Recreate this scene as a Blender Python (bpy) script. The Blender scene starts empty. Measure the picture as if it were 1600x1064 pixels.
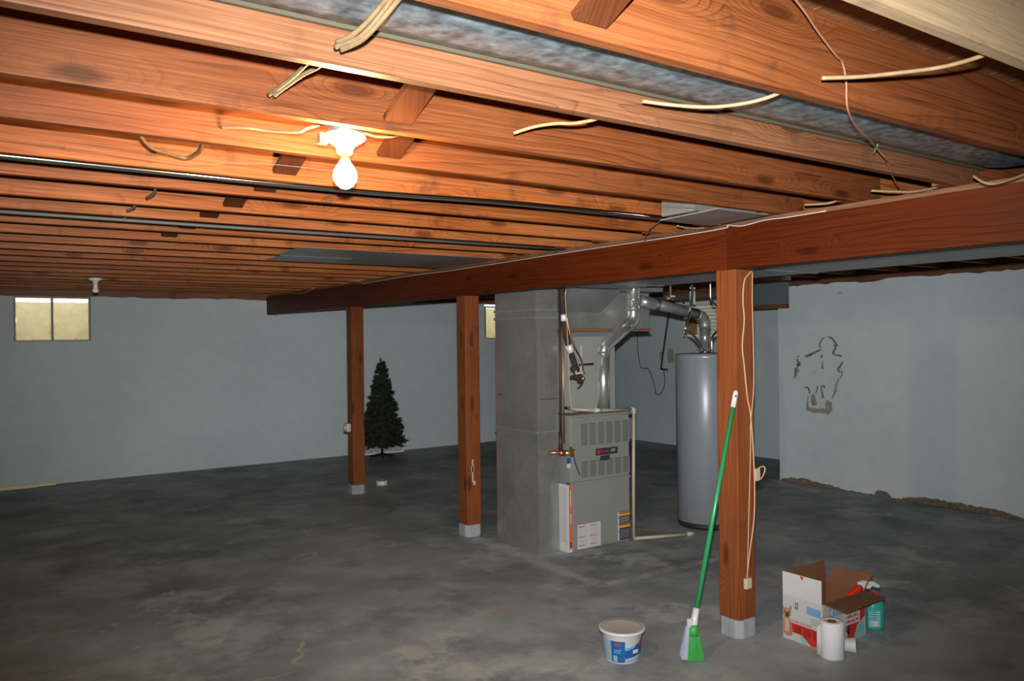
import bpy, math, random
from mathutils import Vector, Matrix
random.seed(7)
scene = bpy.context.scene
COL = scene.collection

# ------------------------------------------------------------------ camera
cam_d = bpy.data.cameras.new('camera'); cam = bpy.data.objects.new('camera', cam_d); COL.objects.link(cam)
cam_d.sensor_width = 36.0
cam_d.lens = 1259.9 / 1600 * 36.0
cam_d.clip_start = 0.02
YAW, PITCH, ROLL = math.radians(34.59), math.radians(-0.12), math.radians(-0.67)
Fv = Vector((math.sin(YAW) * math.cos(PITCH), math.cos(YAW) * math.cos(PITCH), math.sin(PITCH)))
Rv = Vector((math.cos(YAW), -math.sin(YAW), 0)); Uv = Rv.cross(Fv)
R2 = Rv * math.cos(ROLL) + Uv * math.sin(ROLL); U2 = -Rv * math.sin(ROLL) + Uv * math.cos(ROLL)
EYE = Vector((0, 0, 1.685))
M = Matrix((R2, U2, -Fv)).transposed().to_4x4(); M.translation = EYE
cam.matrix_world = M
scene.camera = cam

# ------------------------------------------------------------------ world, flash, exposure
world = bpy.data.worlds.new('overcast_sky'); scene.world = world; world.use_nodes = True
bg = world.node_tree.nodes['Background']; bg.inputs[0].default_value = (1.0, 0.97, 0.86, 1); bg.inputs[1].default_value = 3.2
FLASH_W = 1540.0
fl_d = bpy.data.lights.new('camera_flash', 'SPOT'); fl = bpy.data.objects.new('camera_flash', fl_d); COL.objects.link(fl)
fl_d.energy = FLASH_W; fl_d.color = (0.97, 0.975, 0.98); fl_d.shadow_soft_size = 0.018
fl_d.spot_size = math.radians(94); fl_d.spot_blend = 1.0
flM = Matrix((R2, U2, -Fv)).transposed().to_4x4(); flM.translation = EYE + U2 * 0.105 + Fv * 0.02
fl.matrix_world = flM @ Matrix.Diagonal((1.0, 0.72, 1.0, 1.0))      # a flash head throws a wide, low beam
BULB_STRENGTH = 1150.0
vs = scene.view_settings
vs.view_transform = 'Standard'; vs.look = 'None'; vs.exposure = 0.0; vs.gamma = 1.0; vs.use_curve_mapping = False

# ------------------------------------------------------------------ materials
def new_mat(name):
    m = bpy.data.materials.new(name); m.use_nodes = True
    nt = m.node_tree; b = nt.nodes['Principled BSDF']
    return m, nt, b
def N(nt, kind, **kw):
    n = nt.nodes.new(kind)
    for k, v in kw.items():
        if hasattr(n, k): setattr(n, k, v)
    return n
def plain(name, col, rough=0.6, metal=0.0, emit=None, strength=0, bump=0.0, bscale=60, vary=0.0, vscale=8, spec=None, trans=0.0, alpha=1.0):
    m, nt, b = new_mat(name)
    b.inputs['Base Color'].default_value = (*col, 1); b.inputs['Roughness'].default_value = rough; b.inputs['Metallic'].default_value = metal
    if spec is not None: b.inputs['Specular IOR Level'].default_value = spec
    if trans: b.inputs['Transmission Weight'].default_value = trans
    if alpha < 1: b.inputs['Alpha'].default_value = alpha
    if emit: b.inputs['Emission Color'].default_value = (*emit, 1); b.inputs['Emission Strength'].default_value = strength
    if bump or vary:
        tc = N(nt, 'ShaderNodeTexCoord')
        nz = N(nt, 'ShaderNodeTexNoise'); nz.inputs['Scale'].default_value = vscale; nz.inputs['Detail'].default_value = 5
        nt.links.new(tc.outputs['Object'], nz.inputs['Vector'])
        if vary:
            mx = N(nt, 'ShaderNodeMixRGB', blend_type='MULTIPLY'); mx.inputs[0].default_value = 1
            mr = N(nt, 'ShaderNodeMapRange'); mr.inputs[1].default_value = .3; mr.inputs[2].default_value = .7; mr.inputs[3].default_value = 1 - vary; mr.inputs[4].default_value = 1 + vary
            nt.links.new(nz.outputs[0], mr.inputs[0])
            mx.inputs[1].default_value = (*col, 1); nt.links.new(mr.outputs[0], mx.inputs[2]); nt.links.new(mx.outputs[0], b.inputs['Base Color'])
        if bump:
            n2 = N(nt, 'ShaderNodeTexNoise'); n2.inputs['Scale'].default_value = bscale; n2.inputs['Detail'].default_value = 4
            nt.links.new(tc.outputs['Object'], n2.inputs['Vector'])
            bp = N(nt, 'ShaderNodeBump'); bp.inputs['Strength'].default_value = bump; bp.inputs['Distance'].default_value = .01
            nt.links.new(n2.outputs[0], bp.inputs['Height']); nt.links.new(bp.outputs[0], b.inputs['Normal'])
    return m
def math_n(nt, op, a, b=None, c=None):
    n = N(nt, 'ShaderNodeMath', operation=op)
    for i, v in enumerate((a, b, c)):
        if v is None: continue
        if isinstance(v, (int, float)): n.inputs[i].default_value = v
        else: nt.links.new(v, n.inputs[i])
    return n.outputs[0]
def wood(name, light, mid, dark, axis='x', rough=0.5, ring=34.0, stain=0.35, knots=1.0):
    """sawn fir: contour-like grain bands that close around knots, length along axis"""
    m, nt, b = new_mat(name)
    tc = N(nt, 'ShaderNodeTexCoord'); sep = N(nt, 'ShaderNodeSeparateXYZ'); nt.links.new(tc.outputs['Object'], sep.inputs[0])
    o = {'x': (0, 1, 2), 'y': (1, 0, 2), 'z': (2, 0, 1)}[axis]
    oi = N(nt, 'ShaderNodeObjectInfo'); rnd = math_n(nt, 'MULTIPLY', oi.outputs['Random'], 57.0)
    L = math_n(nt, 'ADD', sep.outputs[o[0]], rnd)
    cr = math_n(nt, 'ADD', sep.outputs[o[1]], sep.outputs[o[2]])
    comb = N(nt, 'ShaderNodeCombineXYZ'); nt.links.new(L, comb.inputs[0]); nt.links.new(cr, comb.inputs[1]); nt.links.new(rnd, comb.inputs[2])
    def noise(sx, sy, scale=1, detail=3, rough_=.5):
        mp = N(nt, 'ShaderNodeMapping'); mp.inputs['Scale'].default_value = (sx, sy, 1); nt.links.new(comb.outputs[0], mp.inputs[0])
        nz = N(nt, 'ShaderNodeTexNoise'); nz.inputs['Scale'].default_value = scale; nz.inputs['Detail'].default_value = detail; nz.inputs['Roughness'].default_value = rough_
        nt.links.new(mp.outputs[0], nz.inputs['Vector']); return nz.outputs[0]
    # knots: sparse voronoi cells stretched along the length
    mpk = N(nt, 'ShaderNodeMapping'); mpk.inputs['Scale'].default_value = (1.5, 5.2, 1); nt.links.new(comb.outputs[0], mpk.inputs[0])
    vor = N(nt, 'ShaderNodeTexVoronoi'); vor.voronoi_dimensions = '2D'; vor.inputs['Scale'].default_value = 1.0; vor.inputs['Randomness'].default_value = 1.0
    nt.links.new(mpk.outputs[0], vor.inputs['Vector'])
    kd = vor.outputs['Distance']
    sepc = N(nt, 'ShaderNodeSeparateColor'); nt.links.new(vor.outputs['Color'], sepc.inputs[0])
    has = math_n(nt, 'GREATER_THAN', sepc.outputs[0], 0.52)
    mr = N(nt, 'ShaderNodeMapRange'); mr.interpolation_type = 'SMOOTHSTEP'; mr.inputs[1].default_value = .42; mr.inputs[2].default_value = 0.0; mr.inputs[3].default_value = 0; mr.inputs[4].default_value = 1
    nt.links.new(kd, mr.inputs[0]); kf = math_n(nt, 'MULTIPLY', math_n(nt, 'MULTIPLY', mr.outputs[0], has), knots)
    # grain phase
    ph = math_n(nt, 'ADD', math_n(nt, 'MULTIPLY', cr, ring), math_n(nt, 'MULTIPLY', noise(.55, 3.5, 1, 2), 9.0))
    ph = math_n(nt, 'ADD', ph, math_n(nt, 'MULTIPLY', kf, 5.5))
    fr = math_n(nt, 'FRACT', ph)
    band = N(nt, 'ShaderNodeValToRGB'); e = band.color_ramp.elements
    e[0].position = 0.0; e[0].color = (0.15, .15, .15, 1); e[1].position = 1.0; e[1].color = (1, 1, 1, 1)
    x = e.new(.72); x.color = (.35, .35, .35, 1); x = e.new(.92); x.color = (.95, .95, .95, 1); e[-1].color = (.2, .2, .2, 1)
    nt.links.new(fr, band.inputs[0])
    fine = noise(3, 160, 1, 2)
    bmod = N(nt, 'ShaderNodeMapRange'); bmod.inputs[1].default_value = .35; bmod.inputs[2].default_value = .65; bmod.inputs[3].default_value = .15; bmod.inputs[4].default_value = 1.1; nt.links.new(noise(1.3, 5, 1, 3), bmod.inputs[0])
    patch = noise(.9, 2.2, 1, 4, .6)
    big = noise(.35, .7, 1, 2)
    t = math_n(nt, 'ADD', math_n(nt, 'MULTIPLY', math_n(nt, 'MULTIPLY', band.outputs[0], bmod.outputs[0]), .46), math_n(nt, 'MULTIPLY', patch, .5))
    t = math_n(nt, 'ADD', t, math_n(nt, 'MULTIPLY', math_n(nt, 'SUBTRACT', fine, .5), .75))
    t = math_n(nt, 'ADD', t, math_n(nt, 'MULTIPLY', math_n(nt, 'SUBTRACT', big, .5), .5))
    ramp = N(nt, 'ShaderNodeValToRGB'); r = ramp.color_ramp.elements
    r[0].position = .12; r[0].color = (*light, 1); r[1].position = .85; r[1].color = (*dark, 1); q = r.new(.42); q.color = (*mid, 1)
    nt.links.new(t, ramp.inputs[0])
    # knot cores
    kc = N(nt, 'ShaderNodeMapRange'); kc.inputs[1].default_value = .13; kc.inputs[2].default_value = .06; kc.inputs[3].default_value = 0; kc.inputs[4].default_value = .7; nt.links.new(kd, kc.inputs[0])
    mk_ = N(nt, 'ShaderNodeMixRGB'); nt.links.new(math_n(nt, 'MULTIPLY', math_n(nt, 'MULTIPLY', kc.outputs[0], has), knots), mk_.inputs[0]); nt.links.new(ramp.outputs[0], mk_.inputs[1]); mk_.inputs[2].default_value = (dark[0] * .75, dark[1] * .7, dark[2] * .7, 1)
    # dark water stains, blotches across the board
    st = noise(4.5, 3.0, 1, 5, .65); ms = N(nt, 'ShaderNodeMapRange'); ms.inputs[1].default_value = .57; ms.inputs[2].default_value = .68; ms.inputs[3].default_value = 0; ms.inputs[4].default_value = stain; nt.links.new(st, ms.inputs[0])
    mst = N(nt, 'ShaderNodeMixRGB'); nt.links.new(ms.outputs[0], mst.inputs[0]); nt.links.new(mk_.outputs[0], mst.inputs[1]); mst.inputs[2].default_value = (.05, .022, .012, 1)
    # tone per board
    hs = N(nt, 'ShaderNodeHueSaturation'); vv = math_n(nt, 'ADD', math_n(nt, 'MULTIPLY', oi.outputs['Random'], .34), .83); nt.links.new(vv, hs.inputs['Value']); nt.links.new(mst.outputs[0], hs.inputs['Color'])
    nt.links.new(hs.outputs[0], b.inputs['Base Color'])
    b.inputs['Roughness'].default_value = rough; b.inputs['Specular IOR Level'].default_value = .18
    bp = N(nt, 'ShaderNodeBump'); bp.inputs['Strength'].default_value = .25; bp.inputs['Distance'].default_value = .003
    nt.links.new(t, bp.inputs['Height']); nt.links.new(bp.outputs[0], b.inputs['Normal'])
    return m
def galvanized(name, col=(.50, .53, .54), rough=.42, scale=26, metal=.75, con=.1, con2=.13, rv=.18, ns=3.0):
    m, nt, b = new_mat(name)
    tc = N(nt, 'ShaderNodeTexCoord'); mp = N(nt, 'ShaderNodeMapping'); mp.inputs['Scale'].default_value = (scale * .6, scale, scale); nt.links.new(tc.outputs['Object'], mp.inputs[0])
    nz = N(nt, 'ShaderNodeTexNoise'); nz.inputs['Scale'].default_value = .35; nz.inputs['Detail'].default_value = 3; nt.links.new(mp.outputs[0], nz.inputs['Vector'])
    ad = N(nt, 'ShaderNodeVectorMath', operation='ADD'); nt.links.new(mp.outputs[0], ad.inputs[0]); nt.links.new(nz.outputs[1], ad.inputs[1])
    vo = N(nt, 'ShaderNodeTexVoronoi'); vo.inputs['Scale'].default_value = 1.0; nt.links.new(ad.outputs[0], vo.inputs['Vector'])
    se = N(nt, 'ShaderNodeSeparateColor'); nt.links.new(vo.outputs['Color'], se.inputs[0])
    mr = N(nt, 'ShaderNodeMapRange'); mr.inputs[3].default_value = 1 - con; mr.inputs[4].default_value = 1 + con; nt.links.new(se.outputs[0], mr.inputs[0])
    n2 = N(nt, 'ShaderNodeTexNoise'); n2.inputs['Scale'].default_value = ns; n2.inputs['Detail'].default_value = 4; nt.links.new(tc.outputs['Object'], n2.inputs['Vector'])
    mr2 = N(nt, 'ShaderNodeMapRange'); mr2.inputs[1].default_value = .3; mr2.inputs[2].default_value = .7; mr2.inputs[3].default_value = 1 - con2; mr2.inputs[4].default_value = 1 + con2; nt.links.new(n2.outputs[0], mr2.inputs[0])
    mx = N(nt, 'ShaderNodeMixRGB', blend_type='MULTIPLY'); mx.inputs[0].default_value = 1; mx.inputs[1].default_value = (*col, 1); nt.links.new(math_n(nt, 'MULTIPLY', mr.outputs[0], mr2.outputs[0]), mx.inputs[2])
    nt.links.new(mx.outputs[0], b.inputs['Base Color']); b.inputs['Metallic'].default_value = metal
    nt.links.new(math_n(nt, 'ADD', math_n(nt, 'MULTIPLY', se.outputs[1], rv), rough), b.inputs['Roughness'])
    return m
def wall_paint(name, col):
    m, nt, b = new_mat(name)
    tc = N(nt, 'ShaderNodeTexCoord')
    n1 = N(nt, 'ShaderNodeTexNoise'); n1.inputs['Scale'].default_value = .8; n1.inputs['Detail'].default_value = 4; nt.links.new(tc.outputs['Object'], n1.inputs['Vector'])
    n2 = N(nt, 'ShaderNodeTexNoise'); n2.inputs['Scale'].default_value = 7; n2.inputs['Detail'].default_value = 6; nt.links.new(tc.outputs['Object'], n2.inputs['Vector'])
    r1 = N(nt, 'ShaderNodeMapRange'); r1.inputs[1].default_value = .3; r1.inputs[2].default_value = .7; r1.inputs[3].default_value = .93; r1.inputs[4].default_value = 1.05; nt.links.new(n1.outputs[0], r1.inputs[0])
    r2 = N(nt, 'ShaderNodeMapRange'); r2.inputs[1].default_value = .3; r2.inputs[2].default_value = .7; r2.inputs[3].default_value = .97; r2.inputs[4].default_value = 1.03; nt.links.new(n2.outputs[0], r2.inputs[0])
    # small dark chips
    n3 = N(nt, 'ShaderNodeTexNoise'); n3.inputs['Scale'].default_value = 5.5; n3.inputs['Detail'].default_value = 3; nt.links.new(tc.outputs['Object'], n3.inputs['Vector'])
    r3 = N(nt, 'ShaderNodeMapRange'); r3.inputs[1].default_value = .735; r3.inputs[2].default_value = .76; r3.inputs[3].default_value = 0; r3.inputs[4].default_value = .5; nt.links.new(n3.outputs[0], r3.inputs[0])
    mx = N(nt, 'ShaderNodeMixRGB', blend_type='MULTIPLY'); mx.inputs[0].default_value = 1; mx.inputs[1].default_value = (*col, 1); nt.links.new(math_n(nt, 'MULTIPLY', r1.outputs[0], r2.outputs[0]), mx.inputs[2])
    m2 = N(nt, 'ShaderNodeMixRGB'); nt.links.new(r3.outputs[0], m2.inputs[0]); nt.links.new(mx.outputs[0], m2.inputs[1]); m2.inputs[2].default_value = (.16, .15, .13, 1)
    nt.links.new(m2.outputs[0], b.inputs['Base Color']); b.inputs['Roughness'].default_value = .75; b.inputs['Specular IOR Level'].default_value = .2
    bp = N(nt, 'ShaderNodeBump'); bp.inputs['Strength'].default_value = .25; bp.inputs['Distance'].default_value = .01; nt.links.new(n2.outputs[0], bp.inputs['Height']); nt.links.new(bp.outputs[0], b.inputs['Normal'])
    return m
def floor_paint():
    m, nt, b = new_mat('worn_grey_painted_concrete')
    tc = N(nt, 'ShaderNodeTexCoord'); P = tc.outputs['Object']
    def nz(scale, detail=4, r=.55, off=(0, 0, 0)):
        mp = N(nt, 'ShaderNodeMapping'); mp.inputs['Location'].default_value = off; nt.links.new(P, mp.inputs[0])
        n = N(nt, 'ShaderNodeTexNoise'); n.inputs['Scale'].default_value = scale; n.inputs['Detail'].default_value = detail; n.inputs['Roughness'].default_value = r
        nt.links.new(mp.outputs[0], n.inputs['Vector']); return n.outputs[0]
    def rng(v, a, b_, c, d):
        r = N(nt, 'ShaderNodeMapRange'); r.inputs[1].default_value = a; r.inputs[2].default_value = b_; r.inputs[3].default_value = c; r.inputs[4].default_value = d; nt.links.new(v, r.inputs[0]); return r.outputs[0]
    def mix(f, a, col):
        x = N(nt, 'ShaderNodeMixRGB'); nt.links.new(f, x.inputs[0])
        if isinstance(a, tuple): x.inputs[1].default_value = (*a, 1)
        else: nt.links.new(a, x.inputs[1])
        x.inputs[2].default_value = (*col, 1); return x.outputs[0]
    c = mix(rng(nz(.55, 3), .38, .62, 0, 1), (.150, .165, .171), (.265, .282, .287))
    c = mix(rng(nz(1.7, 7, .66, (3, 1, 0)), .46, .62, 0, .85), c, (.335, .352, .352))       # scuffed pale
    c = mix(rng(nz(2.2, 6, .62, (9, 4, 0)), .54, .66, 0, .5), c, (.115, .12, .123))        # dark patches
    c = mix(rng(nz(1.1, 7, .68, (1, 8, 0)), .57, .63, 0, .65), c, (.44, .43, .40))           # worn to concrete
    c = mix(rng(nz(1.9, 5, .6, (5, 13, 0)), .61, .70, 0, .5), c, (.33, .25, .155))          # tan rust tint
    c = mix(rng(nz(3.2, 5, .7, (15, 3, 0)), .68, .73, 0, .8), c, (.45, .43, .39))           # bare chips
    sep = N(nt, 'ShaderNodeSeparateXYZ'); nt.links.new(P, sep.inputs[0]); X, Y = sep.outputs[0], sep.outputs[1]
    wob = math_n(nt, 'MULTIPLY', math_n(nt, 'SUBTRACT', nz(2.5, 3), .5), .12)
    def seg(fixed, along, v0, a0, a1, w):          # a pale line of old wall paint on the floor
        d = math_n(nt, 'ABSOLUTE', math_n(nt, 'ADD', math_n(nt, 'SUBTRACT', fixed, v0), wob))
        f = rng(d, w, w * .35, 0, 1)
        g = math_n(nt, 'MULTIPLY', math_n(nt, 'GREATER_THAN', along, a0), math_n(nt, 'LESS_THAN', along, a1))
        return math_n(nt, 'MULTIPLY', f, g)
    ln = math_n(nt, 'MAXIMUM', seg(X, Y, 3.60, 4.15, 6.1, .085), seg(Y, X, 4.17, 3.58, 4.85, .06))
    ln = math_n(nt, 'MULTIPLY', ln, rng(nz(9, 5, .7), .38, .6, .12, .75))
    c = mix(ln, c, (.42, .415, .39))
    # hairline cracks
    vo = N(nt, 'ShaderNodeTexVoronoi'); vo.feature = 'DISTANCE_TO_EDGE'; vo.inputs['Scale'].default_value = .42
    ad = N(nt, 'ShaderNodeVectorMath', operation='ADD'); n_ = N(nt, 'ShaderNodeTexNoise'); n_.inputs['Scale'].default_value = 2.2; n_.inputs['Detail'].default_value = 5; nt.links.new(P, n_.inputs['Vector'])
    sc = N(nt, 'ShaderNodeVectorMath', operation='SCALE'); sc.inputs['Scale'].default_value = .5; nt.links.new(n_.outputs[1], sc.inputs[0]); nt.links.new(P, ad.inputs[0]); nt.links.new(sc.outputs[0], ad.inputs[1]); nt.links.new(ad.outputs[0], vo.inputs['Vector'])
    ck = math_n(nt, 'MULTIPLY', rng(vo.outputs['Distance'], .006, .002, 0, 1), rng(nz(1.2, 3, .5, (2, 2, 0)), .48, .6, 0, .7))
    c = mix(ck, c, (.42, .38, .30))
    nt.links.new(c, b.inputs['Base Color']); b.inputs['Specular IOR Level'].default_value = .3
    nt.links.new(rng(nz(1.5, 4), .3, .7, .45, .7), b.inputs['Roughness'])
    bp = N(nt, 'ShaderNodeBump'); bp.inputs['Strength'].default_value = .15; bp.inputs['Distance'].default_value = .01; nt.links.new(nz(14, 6), bp.inputs['Height']); nt.links.new(bp.outputs[0], b.inputs['Normal'])
    return m
WL, WM, WD = (.36, .132, .042), (.25, .071, .017), (.09, .020, .005)
M_JOIST = wood('sawn_fir_joist', WL, WM, WD, 'x', knots=1.0, stain=.6)
M_JDIM = wood('flash_dimmed_red_joist', (.185, .062, .020), (.127, .036, .0105), (.046, .011, .003), 'x', knots=1.0, stain=.6)  # redder joist wood, colour darkened to offset the strong flash up close
M_JGREY = wood('flash_dimmed_grey_joist', (.19, .085, .040), (.125, .049, .021), (.05, .016, .006), 'x', knots=1.0, stain=.5)  # greyer board, its colour also darkened against the flash
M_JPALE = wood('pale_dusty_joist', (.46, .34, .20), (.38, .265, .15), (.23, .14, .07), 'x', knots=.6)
M_BEAM = wood('dark_fir_beam', (.095, .0165, .0022), (.062, .009, .0008), (.025, .0035, .0004), 'y', stain=.3)
M_POST = wood('fir_post', (.215, .064, .021), (.15, .039, .011), (.065, .0155, .005), 'z', stain=.3)
M_PLANK = wood('old_subfloor_boards', (.26, .12, .055), (.19, .08, .035), (.09, .035, .016), 'y', stain=.4, knots=.5)
M_STRUT = wood('bridging_wood', (.075, .023, .008), (.055, .015, .005), (.03, .008, .003), 'y', knots=.0)
M_RIM = wood('old_rim_board', (.24, .115, .06), (.17, .075, .04), (.08, .035, .02), 'x', stain=.5)
M_RIMY = wood('old_rim_board_cross', (.20, .095, .05), (.13, .06, .03), (.06, .028, .016), 'y', stain=.5)
M_WALL = wall_paint('pale_grey_wall_paint', (.56, .63, .65))
M_FLOOR = floor_paint()
M_GALV = galvanized('galvanized_sheet', (.30, .305, .29), rough=.28, scale=34, metal=.6, con=.05, rv=.05)
M_GALVD = galvanized('dull_galvanized_sheet', (.30, .315, .31), rough=.36, scale=34, metal=.55, con=.06, rv=.05)
M_BRANCH = galvanized('spangled_zinc_duct', (.25, .325, .36), rough=.26, scale=70, metal=.65, con=.12, con2=.6, ns=22)
M_CHROME = plain('bright_aluminium_pipe', (.85, .85, .84), .27, .88, vary=.08, vscale=20, bump=.05, bscale=30)
M_STEEL = plain('steel_conduit', (.72, .71, .69), .18, 1.0)
M_GREYPIPE = plain('dull_grey_pipe', (.30, .31, .31), .45, .6)
M_CABLE = plain('old_cream_cable_sheath', (.235, .155, .078), .6, vary=.15, vscale=40)
M_CABLED = plain('dirty_cable_sheath', (.135, .088, .04), .7, vary=.2, vscale=40)
M_BROWNW = plain('brown_bell_wire', (.27, .12, .065), .6)
M_WHITEW = plain('white_wire', (.50, .48, .46), .5)
M_CORD = plain('cream_cord', (.46, .29, .17), .6)
M_PLUG = plain('cream_plastic', (.46, .39, .25), .5)
M_BLACK = plain('black_rubber', (.018, .017, .017), .6)
M_BLKPIPE = plain('black_iron_pipe', (.05, .03, .025), .5, .4)
M_COPPER = plain('copper_pipe', (.45, .19, .09), .35, .9)
M_BRASS = plain('brass_fitting', (.55, .36, .12), .35, .9)
M_PORC = plain('white_porcelain', (.82, .80, .76), .3)
M_FOOT = plain('grey_painted_footing', (.27, .285, .295), .8, vary=.12, vscale=9, bump=.5, bscale=30)
M_CAB = plain('beige_grey_cabinet_enamel', (.205, .212, .19), .45, vary=.04, vscale=4)
M_CAB2 = plain('light_grey_coil_casing', (.25, .262, .24), .5, vary=.05, vscale=4)
M_DARK = plain('dark_recess', (.06, .06, .054), .8)
M_HEATER = plain('grey_heater_enamel', (.205, .225, .25), .32, vary=.03, vscale=3)
M_PVC = plain('aged_cream_pvc', (.40, .35, .26), .4)
M_PVCW = plain('white_pvc_fitting', (.48, .47, .44), .4)
M_INSUL = plain('black_foam_insulation', (.022, .02, .02), .85, bump=.6, bscale=50)
M_TAPE = plain('foil_tape', (.85, .85, .88), .5, .3)
M_GREEN = plain('green_broom_handle', (.02, .22, .075), .3)
M_BRIS = plain('green_bristles', (.035, .30, .05), .55)
M_BRISB = plain('grey_blue_bristles', (.30, .33, .42), .6)
M_WPLAST = plain('white_plastic', (.52, .52, .51), .4)
M_LIDP = plain('clear_lid_plastic', (.38, .355, .33), .3, vary=.06, vscale=60)
M_BLUE = plain('blue_print', (.008, .075, .25), .4)
M_LBLUE = plain('light_blue_print', (.10, .28, .46), .45)
M_SKYB = plain('pale_steel_print', (.22, .30, .38), .4)
M_RED = plain('red_print', (.45, .028, .018), .45)
M_REDP = plain('red_plastic', (.62, .02, .012), .3)
M_CARD = plain('brown_cardboard', (.135, .055, .022), .8, vary=.08, vscale=14)
M_CARDW = plain('white_printed_cardboard', (.47, .475, .47), .55)
M_TEAL = plain('teal_plastic_bottle', (.03, .30, .235), .3)
M_TEALP = plain('teal_print', (.17, .44, .40), .45)
M_PAPER = plain('white_paper_towel', (.58, .59, .61), .85, bump=.35, bscale=120)
M_TAN = plain('tan_fur_print', (.33, .17, .08), .6)
M_CREAM = plain('cream_fur_print', (.44, .34, .26), .6)
M_NAVY = plain('dark_print', (.035, .03, .045), .5)
M_ORANGE = plain('orange_print', (.52, .13, .035), .5)
M_YEL = plain('yellow_print', (.62, .42, .05), .5)
M_GREYPR = plain('grey_print', (.34, .34, .34), .6)
M_WINFR = plain('grey_window_frame', (.17, .165, .15), .5, .2)
M_WELL = plain('window_well_concrete', (.76, .72, .56), .8, vary=.12, vscale=5, bump=.3, bscale=14)
M_NEEDLE = plain('dark_green_needles', (.016, .021, .012), .7)
M_TRUNK = plain('dark_tree_pole', (.02, .018, .014), .6)
M_LATT = plain('white_lattice_plastic', (.80, .80, .82), .5)
M_LATTG = plain('grey_mesh_panel', (.36, .36, .37), .8)
M_PALEGRN = plain('pale_green_plastic', (.52, .62, .47), .5)
M_YELSTRIP = plain('flat_yellow_strip', (.92, .80, .38), .5)
M_DIRT = plain('crumbled_brown_concrete', (.17, .13, .085), .95, vary=.35, vscale=25, bump=.9, bscale=40)
M_STAIN = plain('peeled_dark_plaster', (.20, .185, .165), .95, vary=.35, vscale=30, bump=.6, bscale=60)
M_STAINT = plain('peeled_tan_plaster', (.30, .275, .235), .95, vary=.25, vscale=30, bump=.5, bscale=60)
M_HEAD = plain('grey_green_painted_header', (.125, .145, .145), .7, vary=.06, vscale=5)
M_BULB = plain('lit_bulb_glass', (1, .95, .85), .3, emit=(1.0, .64, .30), strength=BULB_STRENGTH)
M_BLIND = plain('cream_blind_slats', (.86, .85, .78), .5)
def glass_mat():
    m = bpy.data.materials.new('dusty_window_glass'); m.use_nodes = True; nt = m.node_tree; nt.nodes.clear()
    out = N(nt, 'ShaderNodeOutputMaterial'); tr = N(nt, 'ShaderNodeBsdfTransparent'); tr.inputs[0].default_value = (.93, .92, .86, 1)
    gl = N(nt, 'ShaderNodeBsdfGlossy'); gl.inputs['Roughness'].default_value = .02
    df = N(nt, 'ShaderNodeBsdfTranslucent'); df.inputs[0].default_value = (.8, .74, .55, 1)
    fr = N(nt, 'ShaderNodeFresnel'); fr.inputs[0].default_value = 1.45
    nz = N(nt, 'ShaderNodeTexNoise'); nz.inputs['Scale'].default_value = 6; nz.inputs['Detail'].default_value = 6
    tc = N(nt, 'ShaderNodeTexCoord'); nt.links.new(tc.outputs['Object'], nz.inputs['Vector'])
    mr = N(nt, 'ShaderNodeMapRange'); mr.inputs[1].default_value = .35; mr.inputs[2].default_value = .7; mr.inputs[3].default_value = .12; mr.inputs[4].default_value = .5; nt.links.new(nz.outputs[0], mr.inputs[0])
    a = N(nt, 'ShaderNodeMixShader'); nt.links.new(mr.outputs[0], a.inputs[0]); nt.links.new(tr.outputs[0], a.inputs[1]); nt.links.new(df.outputs[0], a.inputs[2])
    b = N(nt, 'ShaderNodeMixShader'); nt.links.new(fr.outputs[0], b.inputs[0]); nt.links.new(a.outputs[0], b.inputs[1]); nt.links.new(gl.outputs[0], b.inputs[2])
    nt.links.new(b.outputs[0], out.inputs[0]); return m
M_GLASS = glass_mat()
M_CARDG = plain('pale_grey_printed_cardboard', (.42, .425, .415), .5)
M_DULLPIPE = plain('dull_dusty_pipe', (.10, .105, .10), .6, .2)
M_LIP = plain('dusty_olive_lip', (.055, .045, .025), .8)
M_ORANGEW = plain('faded_orange_board', (.42, .22, .09), .7, vary=.2, vscale=12)

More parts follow.
